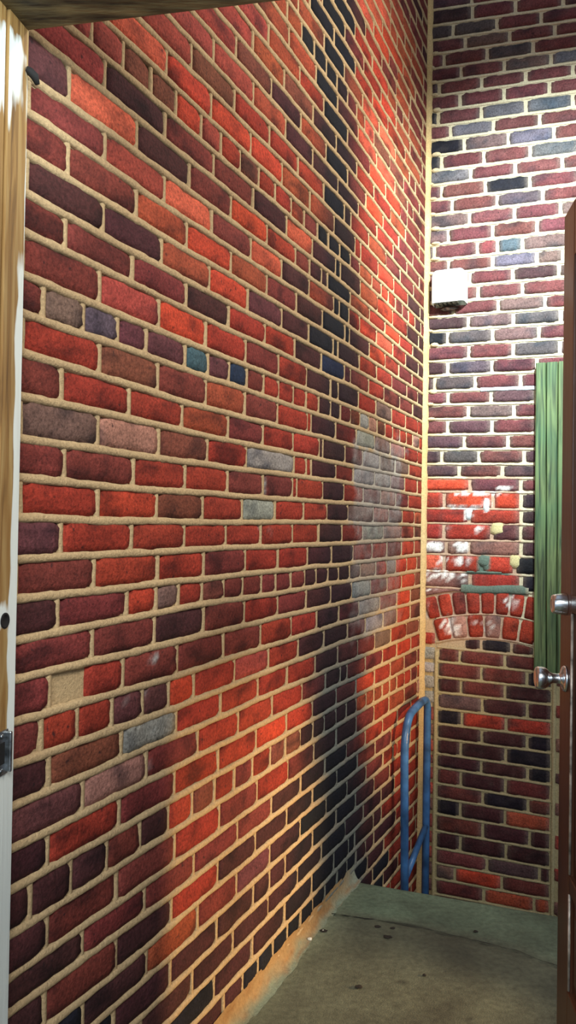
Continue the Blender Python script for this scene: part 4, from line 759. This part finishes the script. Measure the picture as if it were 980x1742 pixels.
bmesh.ops.solidify(bm, geom=bm.faces[:], thickness=.003)
from_bm('cover', bm, m_white, bx)
bm = bmesh.new(); lb(bm, -.060, .040, .010, .064, .002, .010, .001)
for k in range(5): lb(bm, -.056 + k * .019, -.046 + k * .019, .014, .060, -.003, .003)
from_bm('vent', bm, m_grille, bx)
bm = bmesh.new(); lb(bm, -.070, .070, .0, .006, -.004, .14, .002); from_bm('back_plate', bm, m_grille, bx)
m_nest = basic('dirt_nest', (58, 40, 26), .95, bump=1, bscale=70, var=.45, vscale=60)
bm = bmesh.new(); bmesh.ops.create_icosphere(bm, subdivisions=4, radius=1)
for v in bm.verts:
    k = 1 + .35 * fbm(v.co.x * 2.2, v.co.y * 2.2, v.co.z * 2.2); v.co *= k
    v.co = Vector((v.co.x * .040, v.co.y * .014, v.co.z * .012))
bmesh.ops.transform(bm, matrix=Matrix.Translation(PB(.12, .984, .022)) @ Matrix.Rotation(-YAW, 4, 'Z'), verts=bm.verts)
tag(from_bm('mud_nest', bm, m_nest, None, True), 'crusty brown dirt nest hanging under the white wall box', 'nest')

# ---------------------------------------------------------------- green board beyond the door
m_green, nt, pb = nodes('treated_green_board')
tc = nt.nodes.new('ShaderNodeTexCoord'); mp = nt.nodes.new('ShaderNodeMapping'); mp.inputs['Scale'].default_value = (1, 1, .05); nt.links.new(tc.outputs['Object'], mp.inputs[0])
wv = nt.nodes.new('ShaderNodeTexNoise'); wv.inputs['Scale'].default_value = 75; wv.inputs['Detail'].default_value = 6; wv.inputs['Distortion'].default_value = .8; nt.links.new(mp.outputs[0], wv.inputs['Vector'])
rp = nt.nodes.new('ShaderNodeValToRGB'); e = rp.color_ramp.elements; e[0].position = .34; e[0].color = lin((34, 46, 26)) + (1,); e[1].position = .62; e[1].color = lin((96, 114, 70)) + (1,)
nt.links.new(wv.outputs['Fac'], rp.inputs[0])
nn = nt.nodes.new('ShaderNodeTexNoise'); nn.inputs['Scale'].default_value = 3.5; nt.links.new(tc.outputs['Object'], nn.inputs['Vector'])
mr = nt.nodes.new('ShaderNodeMapRange'); mr.inputs[1].default_value = .45; mr.inputs[2].default_value = .65; nt.links.new(nn.outputs['Fac'], mr.inputs[0])
mx = nt.nodes.new('ShaderNodeMix'); mx.data_type = 'RGBA'; mx.blend_type = 'MIX'; mx.inputs['B'].default_value = lin((50, 98, 66)) + (1,)
ml = nt.nodes.new('ShaderNodeMath'); ml.operation = 'MULTIPLY'; ml.inputs[1].default_value = .45; nt.links.new(mr.outputs[0], ml.inputs[0])
nt.links.new(ml.outputs[0], mx.inputs['Factor']); nt.links.new(rp.outputs[0], mx.inputs['A']); nt.links.new(mx.outputs['Result'], pb.inputs['Base Color']); pb.inputs['Roughness'].default_value = .7
bp = nt.nodes.new('ShaderNodeBump'); bp.inputs['Strength'].default_value = .7; bp.inputs['Distance'].default_value = .003; nt.links.new(wv.outputs['Fac'], bp.inputs['Height']); nt.links.new(bp.outputs[0], pb.inputs['Normal'])
gb = empty('green_plank', PB(.50, -.61, 0), 'green treated timber plank with deep grain, upright on the back wall beside the open door', 'plank', rot=(0, 0, -YAW))
def strip(name, x0, x1, x0b, x1b, y, th):
    bm = bmesh.new(); N = 26; rings = []
    for i in range(N + 1):
        t = i / N; z = .0 + 1.315 * t; w = .0016 * nz(z * 5, x0 * 40)
        a = x0b + (x0 - x0b) * t + w; b = x1b + (x1 - x1b) * t + w; c = .004
        q = [(a, 0), (a, th - c), (a + c, th), (b - c, th), (b, th - c), (b, 0)]
        rings.append([bm.verts.new((px, -(y + py), z)) for px, py in q])
    for A, B in zip(rings, rings[1:]):
        for k in range(6): bm.faces.new((A[k], A[(k + 1) % 6], B[(k + 1) % 6], B[k]))
    bm.faces.new(rings[0]); bm.faces.new(rings[-1]); return from_bm(name, bm, m_green, gb)
strip('plank_strip', 0, .040, .004, .052, .012, .036); strip('plank_strip', .043, .088, .056, .094, .012, .034); strip('plank_strip', .091, .150, .097, .150, .012, .037)

# ---------------------------------------------------------------- blue hand truck standing in the pit
m_blue = basic('blue_enamel', (58, 100, 148), .32, bump=.2, bscale=70, var=.25, vscale=14)
m_tyre = basic('black_tyre', (20, 20, 21), .8); m_plate = basic('blue_plate', (38, 80, 128), .4, var=.2)
TOPZ = EYE - .775
ht = empty('hand_truck', PL(.25, LOW - EYE, .07), 'blue tubular steel hand truck handle standing behind the slab in the corner', 'hand truck')
base = ht.location.copy()
def HL(s, z, n): return PL(s, z - 0, n) - base
sA, sB, off = .435, .085, .060            # near and far post
def hp(s, z, lean=0): return HL(s, z, off + lean)
rb = .10
zt = -.765
pts = [hp(sA - .035, LOW - EYE + .10), hp(sA - .02, -1.35), hp(sA, -.96), hp(sA, -.90)]
for k in range(1, 8):
    a = R(90 * k / 8); pts.append(hp(sA - .10 + .10 * math.cos(a), -.90 + (zt + .90) * math.sin(a) - .0))
pts.append(hp(sA - .12, zt + .003)); pts.append(hp(sB + .09, zt + .012))
for k in range(1, 8):
    a = R(90 * k / 8); pts.append(hp(sB + .06 - .06 * math.sin(a), zt - .05 + .06 * math.cos(a)))
pts += [hp(sB, -.95), hp(sB, -1.35), hp(sB, LOW - EYE + .10)]
bm = bmesh.new(); bm_tube(bm, pts, .0165, 16); from_bm('handle_loop', bm, m_blue, ht, True)
bm = bmesh.new(); bm_tube(bm, [hp(sA - .018, -1.425), hp(sB, -1.315)], .0135, 14); from_bm('cross_bar', bm, m_blue, ht, True)
bm = bmesh.new(); bm_tube(bm, [hp(sA - .03, -1.66), hp(sB, -1.66)], .013, 14); from_bm('cross_bar', bm, m_blue, ht, True)
bm = bmesh.new()
c0 = hp((sA + sB) / 2, LOW - EYE + .012, .075); bm_box(bm, c0, (.008, .30, .006), Matrix.Rotation(-YAW, 3, 'Z')); bm_box(bm, c0, (.16, .30, .006), Matrix.Rotation(-YAW, 3, 'Z'), .001)
from_bm('toe_plate', bm, m_plate, ht)
bm = bmesh.new(); bm_tube(bm, [hp(sA - .02, LOW - EYE + .10, .04), hp(sB - .0, LOW - EYE + .10, .04)], .008, 10); from_bm('axle', bm, m_steel, ht, True)
for s in (sA - .065, sB + .035):
    M = Matrix.Translation(hp(s, LOW - EYE + .085, .045)) @ Matrix.Rotation(-YAW, 4, 'Z') @ Matrix.Rotation(R(90), 4, 'X')
    bm = bmesh.new(); bm_lathe(bm, [(-.018, .045), (-.018, .072), (-.010, .082), (.010, .082), (.018, .072), (.018, .045)], M, 28); w = from_bm('wheel', bm, m_tyre, ht, True)
    bm = bmesh.new(); bm_lathe(bm, [(-.020, .010), (-.019, .044), (.019, .044), (.020, .010)], M, 20); from_bm('wheel_hub', bm, m_steel, w, True)

# ---------------------------------------------------------------- bits of grit on the slab
m_pale = basic('pale_chip', (215, 212, 198), .8); m_leaf = basic('dead_leaf', (34, 28, 22), .9)
GR = 'pale mortar chips along the foot of the brick wall'; GL = 'dark dead leaf scraps on the concrete slab'
def chip(name, x, y, r, h, mat, label, group, seed):
    bm = bmesh.new(); bmesh.ops.create_icosphere(bm, subdivisions=2, radius=1)
    for v in bm.verts:
        k = 1 + .45 * nz(v.co.x * 1.7 + seed, v.co.y * 1.7, v.co.z * 1.7); v.co = Vector((v.co.x * r * k, v.co.y * r * .75 * k, v.co.z * h * k))
    bmesh.ops.translate(bm, vec=(x, y, h * .8 + .001), verts=bm.verts)
    tag(from_bm(name, bm, mat, None, False), label, name.replace('_', ' '), group)
for k, (x, y, r, lb_) in enumerate(((.086, 2.376, .0075, 'largest pale mortar chip lying on the slab by the wall foot'), (.128, 2.43, .004, 'tiny pale mortar chip beside the largest chip'), (-.038, 2.128, .0045, 'pale mortar chip nearest the camera at the wall foot'))):
    chip('mortar_chip', x, y, r, r * .6, m_pale, lb_, GR, k * 3)
for k, (x, y, r, lb_) in enumerate(((.30, 2.46, .010, 'dark leaf scrap just in front of the crack in the slab'), (.345, 2.452, .008, 'small dark scrap right of the leaf scrap by the crack'), (.322, 2.40, .013, 'curled dark scrap set lowest below the crack'), (.212, 2.14, .011, 'dark scrap alone in the middle of the slab'), (.40, 2.20, .006, 'tiny dark speck on the bare right half of the slab'), (.13, 2.43, .012, 'dark stained scrap near the left end of the crack'), (.60, 2.44, .008, 'dark scrap farthest right beside the crack'))):
    chip('leaf_scrap', x, y, r, .002, m_leaf, lb_, GL, 20 + k * 2.3)
